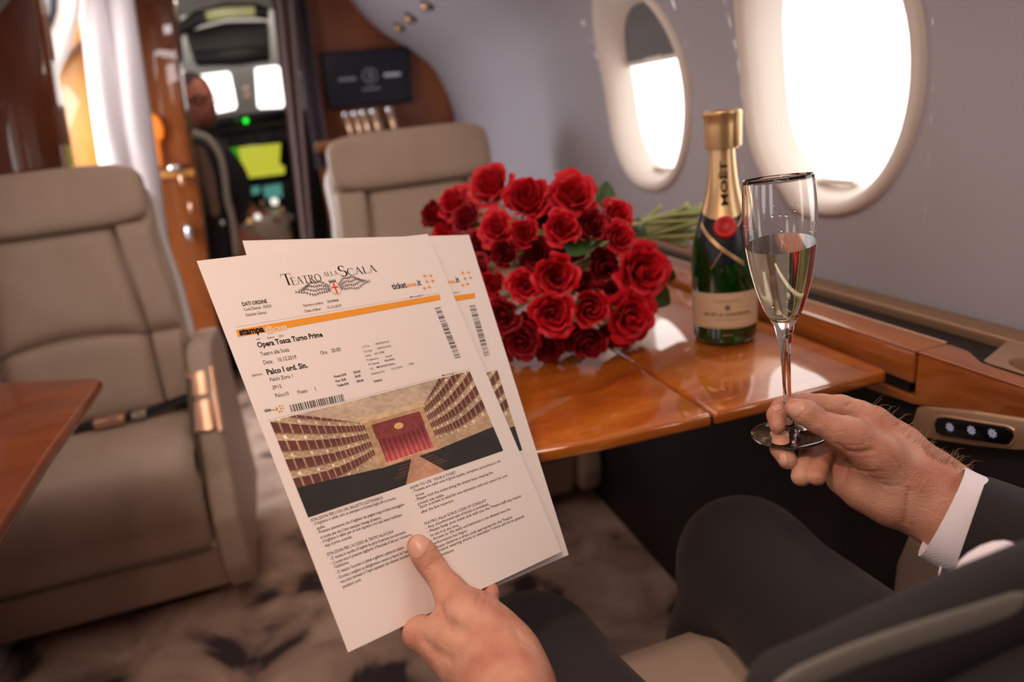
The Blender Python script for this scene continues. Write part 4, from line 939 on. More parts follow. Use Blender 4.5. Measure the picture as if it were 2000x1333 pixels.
# barcodes
def barcode(ink, tl, tr, br, bl, Z, n, seed, alongx=True):
    rg = random.Random(seed); ws = [rg.choice((1, 1, 2, 3)) for _ in range(n)]; tot = sum(ws); x_ = 0
    for i, w_ in enumerate(ws):
        if i % 2 == 0:
            a, b_ = x_ / tot, (x_ + w_ * .92) / tot
            if alongx: q = [(lerp(tl[0], tr[0], a), lerp(tl[1], tr[1], a)), (lerp(tl[0], tr[0], b_), lerp(tl[1], tr[1], b_)), (lerp(bl[0], br[0], b_), lerp(bl[1], br[1], b_)), (lerp(bl[0], br[0], a), lerp(bl[1], br[1], a))]
            else: q = [(lerp(tl[0], bl[0], a), lerp(tl[1], bl[1], a)), (lerp(tr[0], br[0], a), lerp(tr[1], br[1], a)), (lerp(tr[0], br[0], b_), lerp(tr[1], br[1], b_)), (lerp(tl[0], bl[0], b_), lerp(tl[1], bl[1], b_))]
            ink.quad_px(q, Z)
        x_ += w_
bar = Ink(FR)
barcode(bar, (615, 1140), (965, 1068), (977, 1113), (630, 1187), Z1, 79, 3); bar.obj('barcode', M['ink'], t1); bar = Ink(FR); barcode(bar, (1562, 508), (1600, 500), (1733, 828), (1695, 836), Z1, 79, 5, False)
bar.obj('barcode', M['ink'], t1)
band = Ink(FR); band.quad_px([(270, 650), (1595, 418), (1602, 455), (282, 697)], Z1, 30); band.obj('orange_band', M['orange'], t1)['label'] = 'solid orange printed stripe'
band2 = Ink(FR); band2.text("stampa", (296, 685), (458, 666), Z1, 4.3, .05); band2.obj('heading_text', M['ink'], t1, .0003)
b3 = Ink(FR); b3.text("@casa", (462, 668), (607, 645), Z1, 3.8, .03); b3.obj('heading_text', M['orange_pale'], t1, .0003)
# ticket service logo
def tlogo(Pf, parent, org, s_, parts=(1, 1, 1)):
    d1 = Ink(Pf); d2 = Ink(Pf); O = lambda x, y: (org[0] + x * s_, org[1] + y * s_)
    if parts[0]: d1.text("ticket", O(0, 0), O(93, -14), Z1, 4.6 * s_, .03)
    d2.text("one", O(94, -14), O(155, -24), Z1, 3.6 * s_, .03); d1.text(".it", O(158, -25), O(187, -30), Z1, 4.6 * s_, .03)
    for x_, y_ in ((206, -87), (221, -50), (258, -55), (205, -7), (238, -15), (246, -90)):
        u, v = sheet_uv(Pf, *zp(O(x_, y_), Z1)); L = .0030 * s_; w_ = .0006 * s_
        for ax, ay in ((L, w_), (w_, L)): d2.add([(u - ax / PW, v), (u, v - ay / PH), (u + ax / PW, v), (u, v + ay / PH)], [(0, 1, 2, 3)])
        d2.add([(u + math.cos(k * PI / 4) * .0011 * s_ / PW, v + math.sin(k * PI / 4) * .0011 * s_ / PH) for k in range(8)], [tuple(range(8))])
    for (a, b_) in (((206, -87), (246, -90)), ((221, -50), (258, -55)), ((205, -7), (238, -15)), ((206, -87), (221, -50)), ((221, -50), (238, -15))):
        ua = sheet_uv(Pf, *zp(O(*a), Z1)); ub = sheet_uv(Pf, *zp(O(*b_), Z1)); d2.add([ua, ub, (ub[0], ub[1] + .0008), (ua[0] + .001, ua[1] + .0008)], [(0, 1, 2, 3)])
    if d1.v: d1.obj('logo_text', M['navy'], parent)
    d2.obj('logo_stars', M['orange'], parent)
tlogo(FR, t1, (1292, 386), 1.0); tlogo(FR, t1, (458, 1186), .46)
# serif heading drawn letter by letter
def strip(pts, ws):
    v = []; f = []; P_ = [Vector(p) for p in pts]
    for i, p in enumerate(P_):
        t = (P_[min(i + 1, len(P_) - 1)] - P_[max(i - 1, 0)]).normalized(); nn = Vector((-t.y, t.x)); w_ = ws[i] if isinstance(ws, list) else ws
        v += [p + nn * w_ / 2, p - nn * w_ / 2]
        if i: f.append((2 * i - 2, 2 * i - 1, 2 * i + 1, 2 * i))
    return v, f
def serif_glyph(c):
    out = []; TK, TN = .12, .035
    def st(p, q, w_): out.append(strip([p, q], w_))
    def se(x, y, w_=.2): out.append(strip([(x - w_ / 2, y), (x + w_ / 2, y)], .03))
    def arc(cx_, cy_, rx, ry, a0, a1, w0, w1, n=14):
        pts = [(cx_ + rx * math.cos(math.radians(lerp(a0, a1, k / n))), cy_ + ry * math.sin(math.radians(lerp(a0, a1, k / n)))) for k in range(n + 1)]
        ws = [w0 + (w1 - w0) * abs(math.cos(math.radians(lerp(a0, a1, k / n)))) for k in range(n + 1)]
        out.append(strip(pts, ws))
    if c == 'T': st((.35, .0), (.35, .98), TK); st((.0, .98), (.70, .98), TN); st((.01, .98), (.0, .78), .03); st((.69, .98), (.70, .78), .03); se(.35, .015, .26); w = .74
    elif c == 'E': st((.13, 0), (.13, 1), TK); st((.03, .985), (.55, .985), TN); st((.03, .015), (.58, .015), TN); st((.15, .52), (.45, .52), TN); st((.55, .985), (.56, .80), .03); st((.57, .015), (.62, .22), .03); st((.45, .44), (.45, .60), .03); w = .66
    elif c == 'A': st((.08, 0), (.38, 1), .045); st((.38, 1), (.68, 0), TK); st((.17, .36), (.55, .36), TN); se(.08, .015, .2); se(.68, .015, .26); w = .80
    elif c == 'R': st((.13, 0), (.13, 1), TK); arc(.26, .76, .25, .235, -90, 90, .035, TK); st((.03, .985), (.27, .985), TN); st((.15, .525), (.27, .525), TN); st((.30, .525), (.62, .0), TK); se(.13, .015, .24); se(.66, .015, .16); w = .74
    elif c == 'O': arc(.42, .5, .36, .48, 0, 360, .035, TK, 32); w = .86
    elif c == 'L': st((.13, 0), (.13, 1), TK); st((.03, .015), (.55, .015), TN); st((.55, .015), (.59, .22), .03); se(.13, .985, .22); w = .62
    elif c == 'S': arc(.28, .74, .19, .23, 40, 270, .04, TK, 18); arc(.28, .27, .21, .25, 90, -140, .04, TK, 18); st((.43, .88), (.45, .70), .03); st((.07, .30), (.08, .10), .03); w = .56
    elif c == 'C': arc(.42, .5, .36, .48, 50, 310, .04, TK, 28); st((.66, .86), (.68, .66), .03); st((.66, .14), (.68, .28), .03); w = .74
    else: w = .3
    v = []; f = []
    for a, b_ in out:
        n = len(v); v += [(p[0], p[1]) for p in a]; f += [tuple(i + n for i in q) for q in b_]
    return v, f, w
def serif(txt):
    V_ = []; F_ = []; x_ = 0
    for c in txt:
        v, f, w = serif_glyph(c); n = len(V_); V_ += [(p[0] + x_, p[1] * .7) for p in v]; F_ += [tuple(i + n for i in q) for q in f]; x_ += w + .03
    return V_, F_
hd = Ink(FR)
hd.text("T", (585, 362), (650, 353), Z1, 8.4, glyph=serif); hd.text("EATRO", (638, 358), (832, 331), Z1, 5.6, glyph=serif); hd.text("ALLA", (842, 303), (938, 290), Z1, 3.2, glyph=serif)
hd.text("S", (950, 305), (1002, 298), Z1, 8.4, glyph=serif); hd.text("CALA", (1003, 298), (1192, 270), Z1, 5.6, glyph=serif)
hd.obj('theatre_name', M['ink'], t1)
# coat of arms with laurel sprays
em = Ink(FR); u0, v0 = sheet_uv(FR, *zp((916, 380), Z1)); rg = random.Random(4)
for s_ in (-1, 1):
    for br in range(4):
        L = .0295 - .003 * br; prev = None
        for k in range(15):
            t = k / 14; x_ = s_ * (.0035 + L * t); y_ = -.001 * br + .0035 * math.sin(t * PI) * (1 - br * .7) - t * .0025 + .0006 * math.sin(k)
            p = Vector((x_, y_))
            if prev is not None:
                q = strip([prev, p], .00034); em.add([(u0 + a.x / PW, v0 + a.y / PH) for a in q[0]], q[1])
                for q2 in (-1, 1):
                    a = math.atan2((p - prev).y, (p - prev).x) + q2 * (.7 + rg.random() * .3); tip = p + Vector((math.cos(a), math.sin(a))) * + 0; tip = p + Vector((math.cos(a), math.sin(a))) * .0018; md = (p + tip) / 2; nn = Vector((-math.sin(a), math.cos(a))) * .00044
                    em.add([(u0 + z.x / PW, v0 + z.y / PH) for z in (p, md + nn, tip, md - nn)], [(0, 1, 2, 3)])
            prev = p
for a in range(16):
    t = 2 * PI * a / 16; p = Vector((math.cos(t) * .0042, -.0003 + math.sin(t) * .0052)); tip = p * 1.25
    q = strip([p, tip], .0006); em.add([(u0 + z.x / PW, v0 + z.y / PH) for z in q[0]], q[1])
for k in range(5):
    x_ = (k - 2) * .0013; em.add([(u0 + (x_ - .0005) / PW, v0 - .0065 / PH), (u0 + (x_ + .0005) / PW, v0 - .0065 / PH), (u0 + (x_ + .0003) / PW, v0 - .0082 / PH), (u0 + (x_ - .0003) / PW, v0 - .0082 / PH)], [(0, 1, 2, 3)])
em.add([(u0 - .0034 / PW, v0 - .0066 / PH), (u0 + .0034 / PW, v0 - .0066 / PH), (u0 + .0030 / PW, v0 - .0056 / PH), (u0 - .0030 / PW, v0 - .0056 / PH)], [(0, 1, 2, 3)])
em.obj('laurel_emblem', M['ink_grey'], t1)
shd = [(-.0029, -.0050), (.0029, -.0050), (.0029, .0008), (.0018, .0038), (0, .0052), (-.0018, .0038), (-.0029, .0008)]
sw = Ink(FR); sw.add([(u0 + a / PW, v0 + b_ / PH) for a, b_ in shd], [tuple(range(7))]); sw.obj('shield', mat('pale_ink', (.8, .66, .62), .8), t1, .0002)
sr = Ink(FR); sr.add([(u0 - .0007 / PW, v0 - .005 / PH), (u0 + .0007 / PW, v0 - .005 / PH), (u0 + .0007 / PW, v0 + .0048 / PH), (u0 - .0007 / PW, v0 + .0048 / PH)], [(0, 1, 2, 3)])
sr.add([(u0 - .0029 / PW, v0 - .0018 / PH), (u0 + .0029 / PW, v0 - .0018 / PH), (u0 + .0029 / PW, v0 - .0004 / PH), (u0 - .0029 / PW, v0 - .0004 / PH)], [(0, 1, 2, 3)])
sr.obj('shield_cross', M['redink'], t1, .0003)
blk.obj('printed_text', M['ink'], t1); dots.obj('dotted_fold_line', M['ink_grey'], t1)

# generic theatre interior print: painted per vertex on a fine grid
def theatre(nx, ny):
    X, Y = np.meshgrid(np.linspace(0, 1, nx), np.linspace(0, 1, ny))     # y down
    C = np.zeros((ny, nx, 3)); C[:] = (.42, .26, .15)
    cxs, cy_ = .52, .44                                                 # centre of the stage arch
    tier = np.array([.46, .30, .18]); red = np.array([.115, .035, .03]); cream = np.array([.55, .39, .25])
    for side in (-1, 1):
        lx = np.where(side < 0, (.37 - X) / .37, (X - .67) / .33)       # 0 at the stage, 1 at the outer edge
        on = (lx > 0)
        # tiers fan out from the proscenium
        top = .10 - .55 * np.clip(lx, 0, 1) ** 1.1 * (.9 if side < 0 else 1.15); bot = .64 + (.16 if side < 0 else -.10) * np.clip(lx, 0, 1) + .05 * np.sin(np.clip(lx, 0, 1) * 3.14)
        q = (Y - top) / np.maximum(bot - top, .01) * 6; fr = q - np.floor(q)
        box = (fr < .56); par = ~box
        den = 40 * (1 - .70 * np.clip(lx, 0, 1) ** .6); ph = np.cumsum(np.ones_like(lx), 1) * 0 + (np.log1p(np.clip(lx, 0, 1) * 3.2) * 11)
        post = (ph - np.floor(ph)) < .16
        g1 = np.sin(X * 190) * np.sin(Y * 130)
        col = np.where(box[..., None], np.where(post[..., None], tier, red + .10 * np.clip(fr, 0, 1)[..., None] * np.array([1, .25, .2])), (cream + .09 * g1[..., None]) * (.55 + .6 * (fr[..., None] - .5) + .25 * np.clip(lx, 0, 1)[..., None] * 1.2))
        rail = (fr > .56) & (fr < .62); col = np.where(rail[..., None], (.25, .14, .08), col)
        lamp = par & (np.abs(((ph * .5) % 1) - .5) < .06) & (fr > .70) & (fr < .9); col = np.where(lamp[..., None], (.95, .85, .72), col)
        k = on & (q >= 0) & (q < 6); C[k] = col[k]
        C[on & (q >= 6)] = (.50, .34, .21)
        C[on & (q < 0)] = (.50, .36, .27)
    ceil = (Y < .26 - .0 * X) & (X > .37 - (.26 - Y) * 1.0) & (X < .67 + (.26 - Y) * .55)
    C[ceil] = (.52, .40, .30)
    cor = ceil & (Y > .20); C[cor] = (.62, .45, .28)
    pro = (X > .37) & (X < .67) & (Y >= .26); C[pro] = (.48, .30, .17)
    val = (X > .40) & (X < .645) & (Y > .30) & (Y < .46 + .03 * np.cos((X - .52) * 14)); C[val] = (.20, .035, .035)
    em_ = ((X - .52) / .022) ** 2 + ((Y - .39) / .035) ** 2 < 1; C[em_] = (.60, .40, .14)
    cur = (X > .405) & (X < .64) & (Y >= .46 + .03 * np.cos((X - .52) * 14)) & (Y < .72)
    g = .75 + .25 * np.sin(X * 260); lit = np.clip((Y - .5) / .22, 0, 1) ** 1.5
    cc = np.stack([.22 + .45 * lit, .03 + .10 * lit, .035 + .10 * lit], -1) * g[..., None]; C[cur] = cc[cur]
    C[(X > .39) & (X < .655) & (Y >= .72) & (Y < .755)] = (.62, .34, .24)
    fl = Y > .76 + .0 * X; fl |= (Y > .70 + .08 * (1 - np.clip(np.abs(X - .52) / .5, 0, 1))) & ((X < .37) | (X > .67))
    C[fl] = (.022, .018, .018)
    ais = (Y > .74) & (np.abs(X - .535 - (Y - .74) * .06) < .012 + (Y - .74) * .34) ; C[ais] = (.50, .27, .17)
    sea = (Y > .74) & ~ais & (np.abs(X - .535 - (Y - .74) * .06) < .05 + (Y - .74) * .52); sp = (np.sin(Y * 190) > .1) & (Y < .93); C[sea & sp] = (.09, .035, .03)
    rgn = np.random.RandomState(3)
    def nz(k):
        g = rgn.rand(k + 2, int(k * 1.6) + 2); yy = Y * k; xx = X * k * 1.5; yi = yy.astype(int); xi = xx.astype(int); fy = yy - yi; fx = xx - xi
        return (g[yi, xi] * (1 - fx) + g[yi, xi + 1] * fx) * (1 - fy) + (g[yi + 1, xi] * (1 - fx) + g[yi + 1, xi + 1] * fx) * fy
    mod = .62 + .40 * nz(9) + .36 * nz(40); edge = .80 + .28 * np.clip(1 - np.abs(X - .5) * 1.6, 0, 1)
    return np.clip(C * (mod * edge)[..., None], 0, 1)
def photo_print(Pf, corners, parent, u0_=0.0, u1_=1.0, nx=420, ny=250):
    C = theatre(nx, ny); q = [sheet_uv(Pf, *p) for p in corners]; V_ = []; cols = []
    i0, i1 = int(u0_ * (nx - 1)), int(u1_ * (nx - 1)); W_ = i1 - i0 + 1
    for j in range(ny):
        for i in range(i0, i1 + 1):
            s_, t_ = i / (nx - 1), j / (ny - 1)
            u = lerp(lerp(q[0][0], q[1][0], s_), lerp(q[3][0], q[2][0], s_), t_); v = lerp(lerp(q[0][1], q[1][1], s_), lerp(q[3][1], q[2][1], s_), t_)
            V_.append(Pf(u, v, .00012)); cols.append(C[j, i])
    Fs = [(j * W_ + i, j * W_ + i + 1, (j + 1) * W_ + i + 1, (j + 1) * W_ + i) for j in range(ny - 1) for i in range(W_ - 1)]
    o = mesh_obj('theatre_photograph', V_, Fs, M['print'], parent, smooth=False)
    a = o.data.color_attributes.new('print', 'FLOAT_COLOR', 'POINT'); a.data.foreach_set('color', np.concatenate([np.array(cols), np.ones((len(cols), 1))], 1).astype(np.float32).ravel())
    o['label'] = 'printed colour photograph of a theatre interior with tiers and a red curtain'
    return o
photo_print(FR, [(527, 824), (917, 725), (983, 881), (602, 1012)], t1)
# what shows of the same print on the second sheet
q1 = [(971 - 390, 723 + 99), (971, 723), (1020, 880), (1020 - 381, 880 + 131)]
photo_print(BK, q1, t2, u0_=.80)
b2 = Ink(BK); barcode(b2, (1787, 493), (1827, 488), (1922, 812), (1885, 820), Z1, 79, 5, False); b2.obj('barcode', M['ink'], t2)
bb = Ink(BK); bb.quad_px([(1500, 455), (1825, 408), (1828, 443), (1505, 495)], Z1, 10); bb.obj('orange_band', M['orange'], t2)
tlogo(BK, t2, (1540, 366), 1.0, parts=(0, 1, 1))
bt = Ink(BK); bt.text("Marca piega 2", (1640, 418), (1727, 401), Z1, 1.3); bt.obj('printed_text', M['ink'], t2)
# ================================================================== roses
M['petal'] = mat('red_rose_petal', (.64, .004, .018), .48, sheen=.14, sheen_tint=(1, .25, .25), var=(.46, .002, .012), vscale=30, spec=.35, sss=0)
M['petal_deep_shaded'] = mat('deep_red_shaded_petal', (.36, .003, .012), .5, sheen=.12, sheen_tint=(1, .2, .25), var=(.20, .002, .008), vscale=30, spec=.3)  # darker petal copy; shade in the bouquet's gaps is put into its colour
M['stem'] = mat('pale_green_stem', (.27, .30, .10), .5, var=(.40, .40, .20), vscale=12)
M['leaf'] = mat('rose_leaf', (.035, .085, .02), .45, var=(.06, .13, .03), vscale=25)
M['sepal'] = mat('sepal_green', (.06, .11, .03), .5)
def bloom_mesh(seed, openness):
    rg = random.Random(seed); mb = MB(); NP = 21; NU, NV = 12, 9
    for i in range(NP):
        t = i / (NP - 1); ang = i * 2.39996 + rg.uniform(-.15, .15)
        Rm = .09 + (.50 + .34 * openness) * t ** .9           # radius at the mouth
        Rb = .10 + .58 * t ** .8                                # radius of the belly
        span = lerp(2.6, 1.20, t ** .5); Hh = lerp(1.0, .98 - .34 * openness, t ** 1.3) + rg.uniform(-.03, .03)
        curl = lerp(.01, .24, t ** 1.5) * (.6 + .6 * openness); tipw = rg.uniform(.03, .09)
        spiral = .10 * (1 - t)
        rows = []
        for a in range(NV + 1):
            v = a / NV; row = []
            for b_ in range(NU + 1):
                u = -1 + 2 * b_ / NU
                wv = (math.sin(min(1, v * 1.15 + .12) * PI * .5)) ** .7 * (1 - .28 * v ** 6)
                th = ang + u * span * .5 * wv
                r_ = lerp(.05, Rb, math.sin(min(v * 1.5, 1) * PI / 2)); r_ = lerp(r_, Rm, sm((v - .35) / .65))
                r_ += curl * max(0, (v - .70) / .30) ** 2 + spiral * u * .5
                r_ += .035 * t * math.sin(u * 4 + seed + i) * v
                z_ = Hh * (v ** .9) * (1 - .10 * abs(u) ** 2.5) - .10 * t * max(0, (v - .75) / .25) ** 2 * (1 + openness) + tipw * (1 - abs(u)) ** 2 * max(0, (v - .8) / .2) * (1 if t > .3 else 0)
                z_ += -.22 * t
                row.append(Vector((math.cos(th) * r_, math.sin(th) * r_, z_)))
            rows.append(row)
        mb.grid(rows)
    me = bpy.data.meshes.new('bloom'); me.from_pydata([tuple(v) for v in mb.v], [], mb.f); me.update(); me.shade_smooth()
    return me
blooms = [bloom_mesh(s, o) for s, o in ((1, .55), (2, .25), (3, .8), (4, .1), (5, .45), (6, .7))]
for k, me in enumerate(blooms): me.materials.append(M['petal'] if k not in (3,) else M['petal_deep_shaded'])
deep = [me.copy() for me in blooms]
for me in deep: me.materials.clear(); me.materials.append(M['petal_deep_shaded'])
def calyx_mesh():
    mb = MB(); mb.lathe([(0, -.34), (.10, -.33), (.20, -.22), (.24, -.10), (.20, .02)], None, 14)
    for k in range(5):
        a = k * 2 * PI / 5; rows = []
        for i in range(6):
            v = i / 5; w_ = .10 * (1 - v) + .01; r_ = .20 + .28 * v; z_ = -.12 - .25 * v * v
            rows.append([Vector((math.cos(a) * r_ - math.sin(a) * w_ * u, math.sin(a) * r_ + math.cos(a) * w_ * u, z_ + .02 * (1 - u * u))) for u in (-1, 0, 1)])
        mb.grid(rows)
    me = bpy.data.meshes.new('calyx'); me.from_pydata([tuple(v) for v in mb.v], [], mb.f); me.update(); me.shade_smooth(); me.materials.append(M['sepal']); return me
calyx = calyx_mesh()
def leaf_verts(base, d, nrm, L, W):
    mb = MB(); d = d.normalized(); s_ = d.cross(nrm).normalized(); nn = s_.cross(d); rows = []
    for i in range(11):
        t = i / 10; w_ = W * math.sin(PI * min(1, t ** .8)) ** .8 * (1 + .06 * (i % 2))
        rows.append([base + d * L * t + s_ * w_ * u + nn * (abs(u) * w_ * .35 - L * .18 * t * t) for u in (-1, -.5, 0, .5, 1)])
    mb.grid(rows); return mb
ROSES = [  # px, py, r px, depth shift, darkened as shaded?, label
 (960, 362, 50, .02, 0, 'large red rose at the very top of the bouquet, left of the pointed ones'),
 (1030, 390, 52, .0, 0, 'large red rose second from left in the top row of the bouquet'),
 (1118, 382, 50, .0, 0, 'wide open bright red rose, right one of the top row'),
 (1152, 442, 40, -.01, 0, 'cup-shaped red rose just below the bright top right rose'),
 (1206, 466, 36, -.01, 0, 'small open red rose at the upper right edge of the bouquet'),
 (1254, 528, 54, -.02, 0, 'largest bright red rose, sticking out at the right edge of the bouquet'),
 (1098, 445, 38, -.01, 0, 'round red rose in the second row below the top right rose'),
 (1024, 458, 34, -.005, 0, 'small tight red rose below the second top rose'),
 (970, 446, 36, .0, 0, 'half hidden dull red rose left of the small tight one'),
 (986, 497, 36, -.01, 0, 'dark red rose just right of the second ticket top corner'),
 (1084, 538, 46, -.035, 0, 'open red rose in the middle of the bouquet'),
 (1024, 557, 33, -.03, 0, 'small red rose left of the middle one'),
 (1080, 612, 46, -.04, 0, 'broad red rose directly below the middle one'),
 (1152, 602, 42, -.03, 0, 'deep red rose between the broad lower rose and the right lower rose'),
 (1230, 617, 48, -.02, 0, 'bright red rose at the right, below the largest one'),
 (1150, 668, 42, -.015, 0, 'red rose near the table in the bottom row, centre'),
 (1231, 673, 46, .0, 0, 'red rose at the bottom right corner of the bouquet on the table'),
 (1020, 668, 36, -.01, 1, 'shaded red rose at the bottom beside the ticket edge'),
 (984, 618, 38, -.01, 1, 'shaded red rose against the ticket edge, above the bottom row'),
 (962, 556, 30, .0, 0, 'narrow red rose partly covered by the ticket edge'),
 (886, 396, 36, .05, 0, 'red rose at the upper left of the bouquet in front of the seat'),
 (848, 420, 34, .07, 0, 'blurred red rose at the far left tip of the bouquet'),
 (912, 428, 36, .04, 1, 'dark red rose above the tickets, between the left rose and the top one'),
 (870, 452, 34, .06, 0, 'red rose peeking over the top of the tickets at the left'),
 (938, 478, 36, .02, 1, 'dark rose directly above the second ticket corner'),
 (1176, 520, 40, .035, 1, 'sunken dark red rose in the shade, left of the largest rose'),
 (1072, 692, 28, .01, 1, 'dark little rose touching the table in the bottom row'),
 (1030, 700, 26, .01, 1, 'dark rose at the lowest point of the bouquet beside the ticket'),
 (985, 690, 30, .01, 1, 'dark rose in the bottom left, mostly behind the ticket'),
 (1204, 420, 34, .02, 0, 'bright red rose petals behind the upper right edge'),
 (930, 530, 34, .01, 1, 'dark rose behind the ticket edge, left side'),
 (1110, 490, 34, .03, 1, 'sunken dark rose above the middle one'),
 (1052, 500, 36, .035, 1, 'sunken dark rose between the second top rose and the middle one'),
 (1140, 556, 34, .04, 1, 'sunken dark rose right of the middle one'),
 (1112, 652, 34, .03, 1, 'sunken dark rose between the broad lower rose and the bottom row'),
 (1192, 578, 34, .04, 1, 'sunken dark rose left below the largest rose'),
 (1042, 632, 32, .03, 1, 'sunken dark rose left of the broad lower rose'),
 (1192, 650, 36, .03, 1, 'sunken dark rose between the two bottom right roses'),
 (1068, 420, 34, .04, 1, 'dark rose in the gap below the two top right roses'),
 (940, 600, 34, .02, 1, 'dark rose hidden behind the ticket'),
]
CEN = atd(1085, 545, .985); BIND = atd(1232, 452, 1.075); stem_end0 = atd(1350, 445, 1.12)
nu_ = 0
for idx, (px, py, rp, ds, dp, lab) in enumerate(ROSES):
    rr_ = math.hypot((px - 1085) / 215, (py - 530) / 190)
    dpt = .975 - .085 * math.sqrt(max(0, 1 - min(rr_, 1) ** 2)) + ds
    c = atd(px, py, dpt); R_ = rp * dpt / F
    if c.z - R_ * .9 < TZ + .004: c.z = TZ + .004 + R_ * .9
    out_ = (c - CEN); out_.normalize(); toc = (Vector(CAMC) - c).normalized()
    nrm = (toc * 1.0 + out_ * .85).normalized()
    rg = random.Random(idx * 7 + 1)
    q = nrm.to_track_quat('Z', 'Y') @ Quaternion((0, 0, 1), rg.uniform(0, 6.28))
    root = bpy.data.objects.new('rose', None); COL.objects.link(root); root.empty_display_size = .02
    base = c - nrm * R_ * .45
    root.location = base; root.rotation_mode = 'QUATERNION'; root.rotation_quaternion = q
    LOCS[root.name] = Matrix.Translation(base) @ q.to_matrix().to_4x4()
    tag(root, lab, 'rose', 'red roses in the bouquet')
    S = R_ * 1.16
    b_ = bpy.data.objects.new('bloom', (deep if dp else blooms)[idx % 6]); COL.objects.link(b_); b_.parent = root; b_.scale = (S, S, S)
    k_ = bpy.data.objects.new('calyx', calyx); COL.objects.link(k_); k_.parent = root; k_.scale = (S, S, S)
    # stem converging to the binding and fanning out beyond it
    a = base - nrm * R_ * .30; off = Vector((rg.uniform(-1, 1), rg.uniform(-1, 1), rg.uniform(-1, 1))) * .013
    B = BIND + off; end = stem_end0 + Vector((rg.uniform(-.022, .015), rg.uniform(-.04, .03), rg.uniform(-.026, .040)))
    if idx == 2: end = atd(1292, 402, 1.10)
    if idx == 0: end = atd(1348, 410, 1.12)
    if idx == 5: end = atd(1352, 430, 1.12)
    if idx == 9: end = atd(1356, 466, 1.12)
    sp = catmull([a, lerp(a, B, .45) - nrm * .03, B, end], 7)
    sp[0] = a
    for p in sp[1:]: p.z = max(p.z, TZ + .006); p.x = min(p.x, .71)
    o = MB().tube(sp, .0036, 8).obj('stem', M['stem'], root)
    if idx in (2, 5, 10, 25, 14, 30, 20, 26):
        bd = {2: ((1172, 400), (1195, 350), .045, .014), 5: ((1235, 510), (1330, 548), .07, .022), 10: ((1110, 500), (1130, 470), .05, .018), 25: ((1200, 500), (1260, 465), .06, .02), 14: ((1255, 560), (1318, 600), .05, .018),
              30: ((930, 560), (960, 590), .05, .018), 20: ((905, 395), (935, 370), .035, .012), 26: ((1090, 700), (1135, 715), .05, .012)}[idx]
        p0 = atd(*bd[0], dpt + .04); p1 = atd(*bd[1], dpt + .05)
        if idx == 2: p0 = atd(1180, 410, 1.03); p1 = atd(1186, 348, 1.03)
        if p1.z < TZ + .01: p1.z = TZ + .012; p0.z = max(p0.z, TZ + .012)
        leaf_verts(p0, p1 - p0, toc, bd[2], bd[3]).obj('leaf', M['leaf'], root)
# filler foliage and ribbon of the bouquet
wrap = thing('stem_ribbon', 'dark tie wound around the stems at the right of the bouquet', 'ribbon', BIND)
dirS = (stem_end0 - CEN).normalized()
MB().tube([BIND - dirS * .012, BIND + dirS * .012], .021, 20).obj('band', mat('green_tape', (.05, .07, .03), .5), wrap)
# ================================================================== champagne bottle
BX, BY = .534, .797
bot = thing('champagne_bottle', 'green champagne bottle with gold neck foil, red seal and gold stopper on the table', 'bottle', (BX, BY, TZ))
T_ = Matrix.Translation(Vector((BX, BY, TZ + .0005))) @ Matrix.Diagonal((1, 1, .957, 1))
RB = .0425
bprof = [(0.0, .004), (.024, .003), (.034, .0), (.040, .003), (RB, .010), (RB, .040), (RB, .098), (.0423, .110), (.0412, .124), (.0390, .140), (.0355, .156), (.0312, .171), (.0268, .186), (.0230, .200), (.0200, .214), (.0180, .228), (.0165, .242), (.0155, .256), (.0150, .268), (.0150, .285), (0.0, .286)]
bp_ = [(p.x, p.y) for p in catmull([(a, b_, 0) for a, b_ in bprof[4:-2]], 5)]
def brad(z):
    for (r0, z0), (r1, z1) in zip(bp_[:-1], bp_[1:]):
        if z <= z1: return lerp(r0, r1, (z - z0) / max(z1 - z0, 1e-6)) if z >= z0 else r0
    return bp_[-1][0]
glass_g = mat('dark_green_bottle_glass', (.006, .060, .006), .04, trans=.65, ior=1.5, coat=.6)
MB().lathe(bprof[:4] + bp_ + bprof[-2:], T_, 64).obj('bottle_glass', glass_g, bot)
CA = math.atan2(-BY, -BX)                        # direction towards the camera
def wrap_strip(name, m, z0f, z1f, a0, a1, lift, n=48, nz=14, parent=None):
    rows = []
    for i in range(nz + 1):
        row = []
        for j in range(n + 1):
            a = lerp(a0, a1, j / n); z_ = lerp(z0f(a), z1f(a), i / nz); r_ = brad(z_) + lift
            row.append(T_ @ Vector((math.cos(CA + a) * r_, math.sin(CA + a) * r_, z_)))
        rows.append(row)
    return MB().grid(rows).obj(name, m, parent or bot, fix=False)
goldfoil = mat('pale_gold_foil', (.78, .52, .27), .34, metal=.85)
foil = wrap_strip('neck_foil', goldfoil, lambda a: .190 + .010 * math.cos(a * 1.0) * 0 - .014 * math.cos(a), lambda a: .268, -PI, PI, .0006, 64)
blackfoil = mat('black_foil_collar', (.010, .012, .018), .3)
wrap_strip('collar', blackfoil, lambda a: .172 - .055 * max(0, math.cos(a)) ** 2 if abs(a) < PI / 2 else .172, lambda a: .193 - .014 * math.cos(a), -PI, PI, .0005, 96)
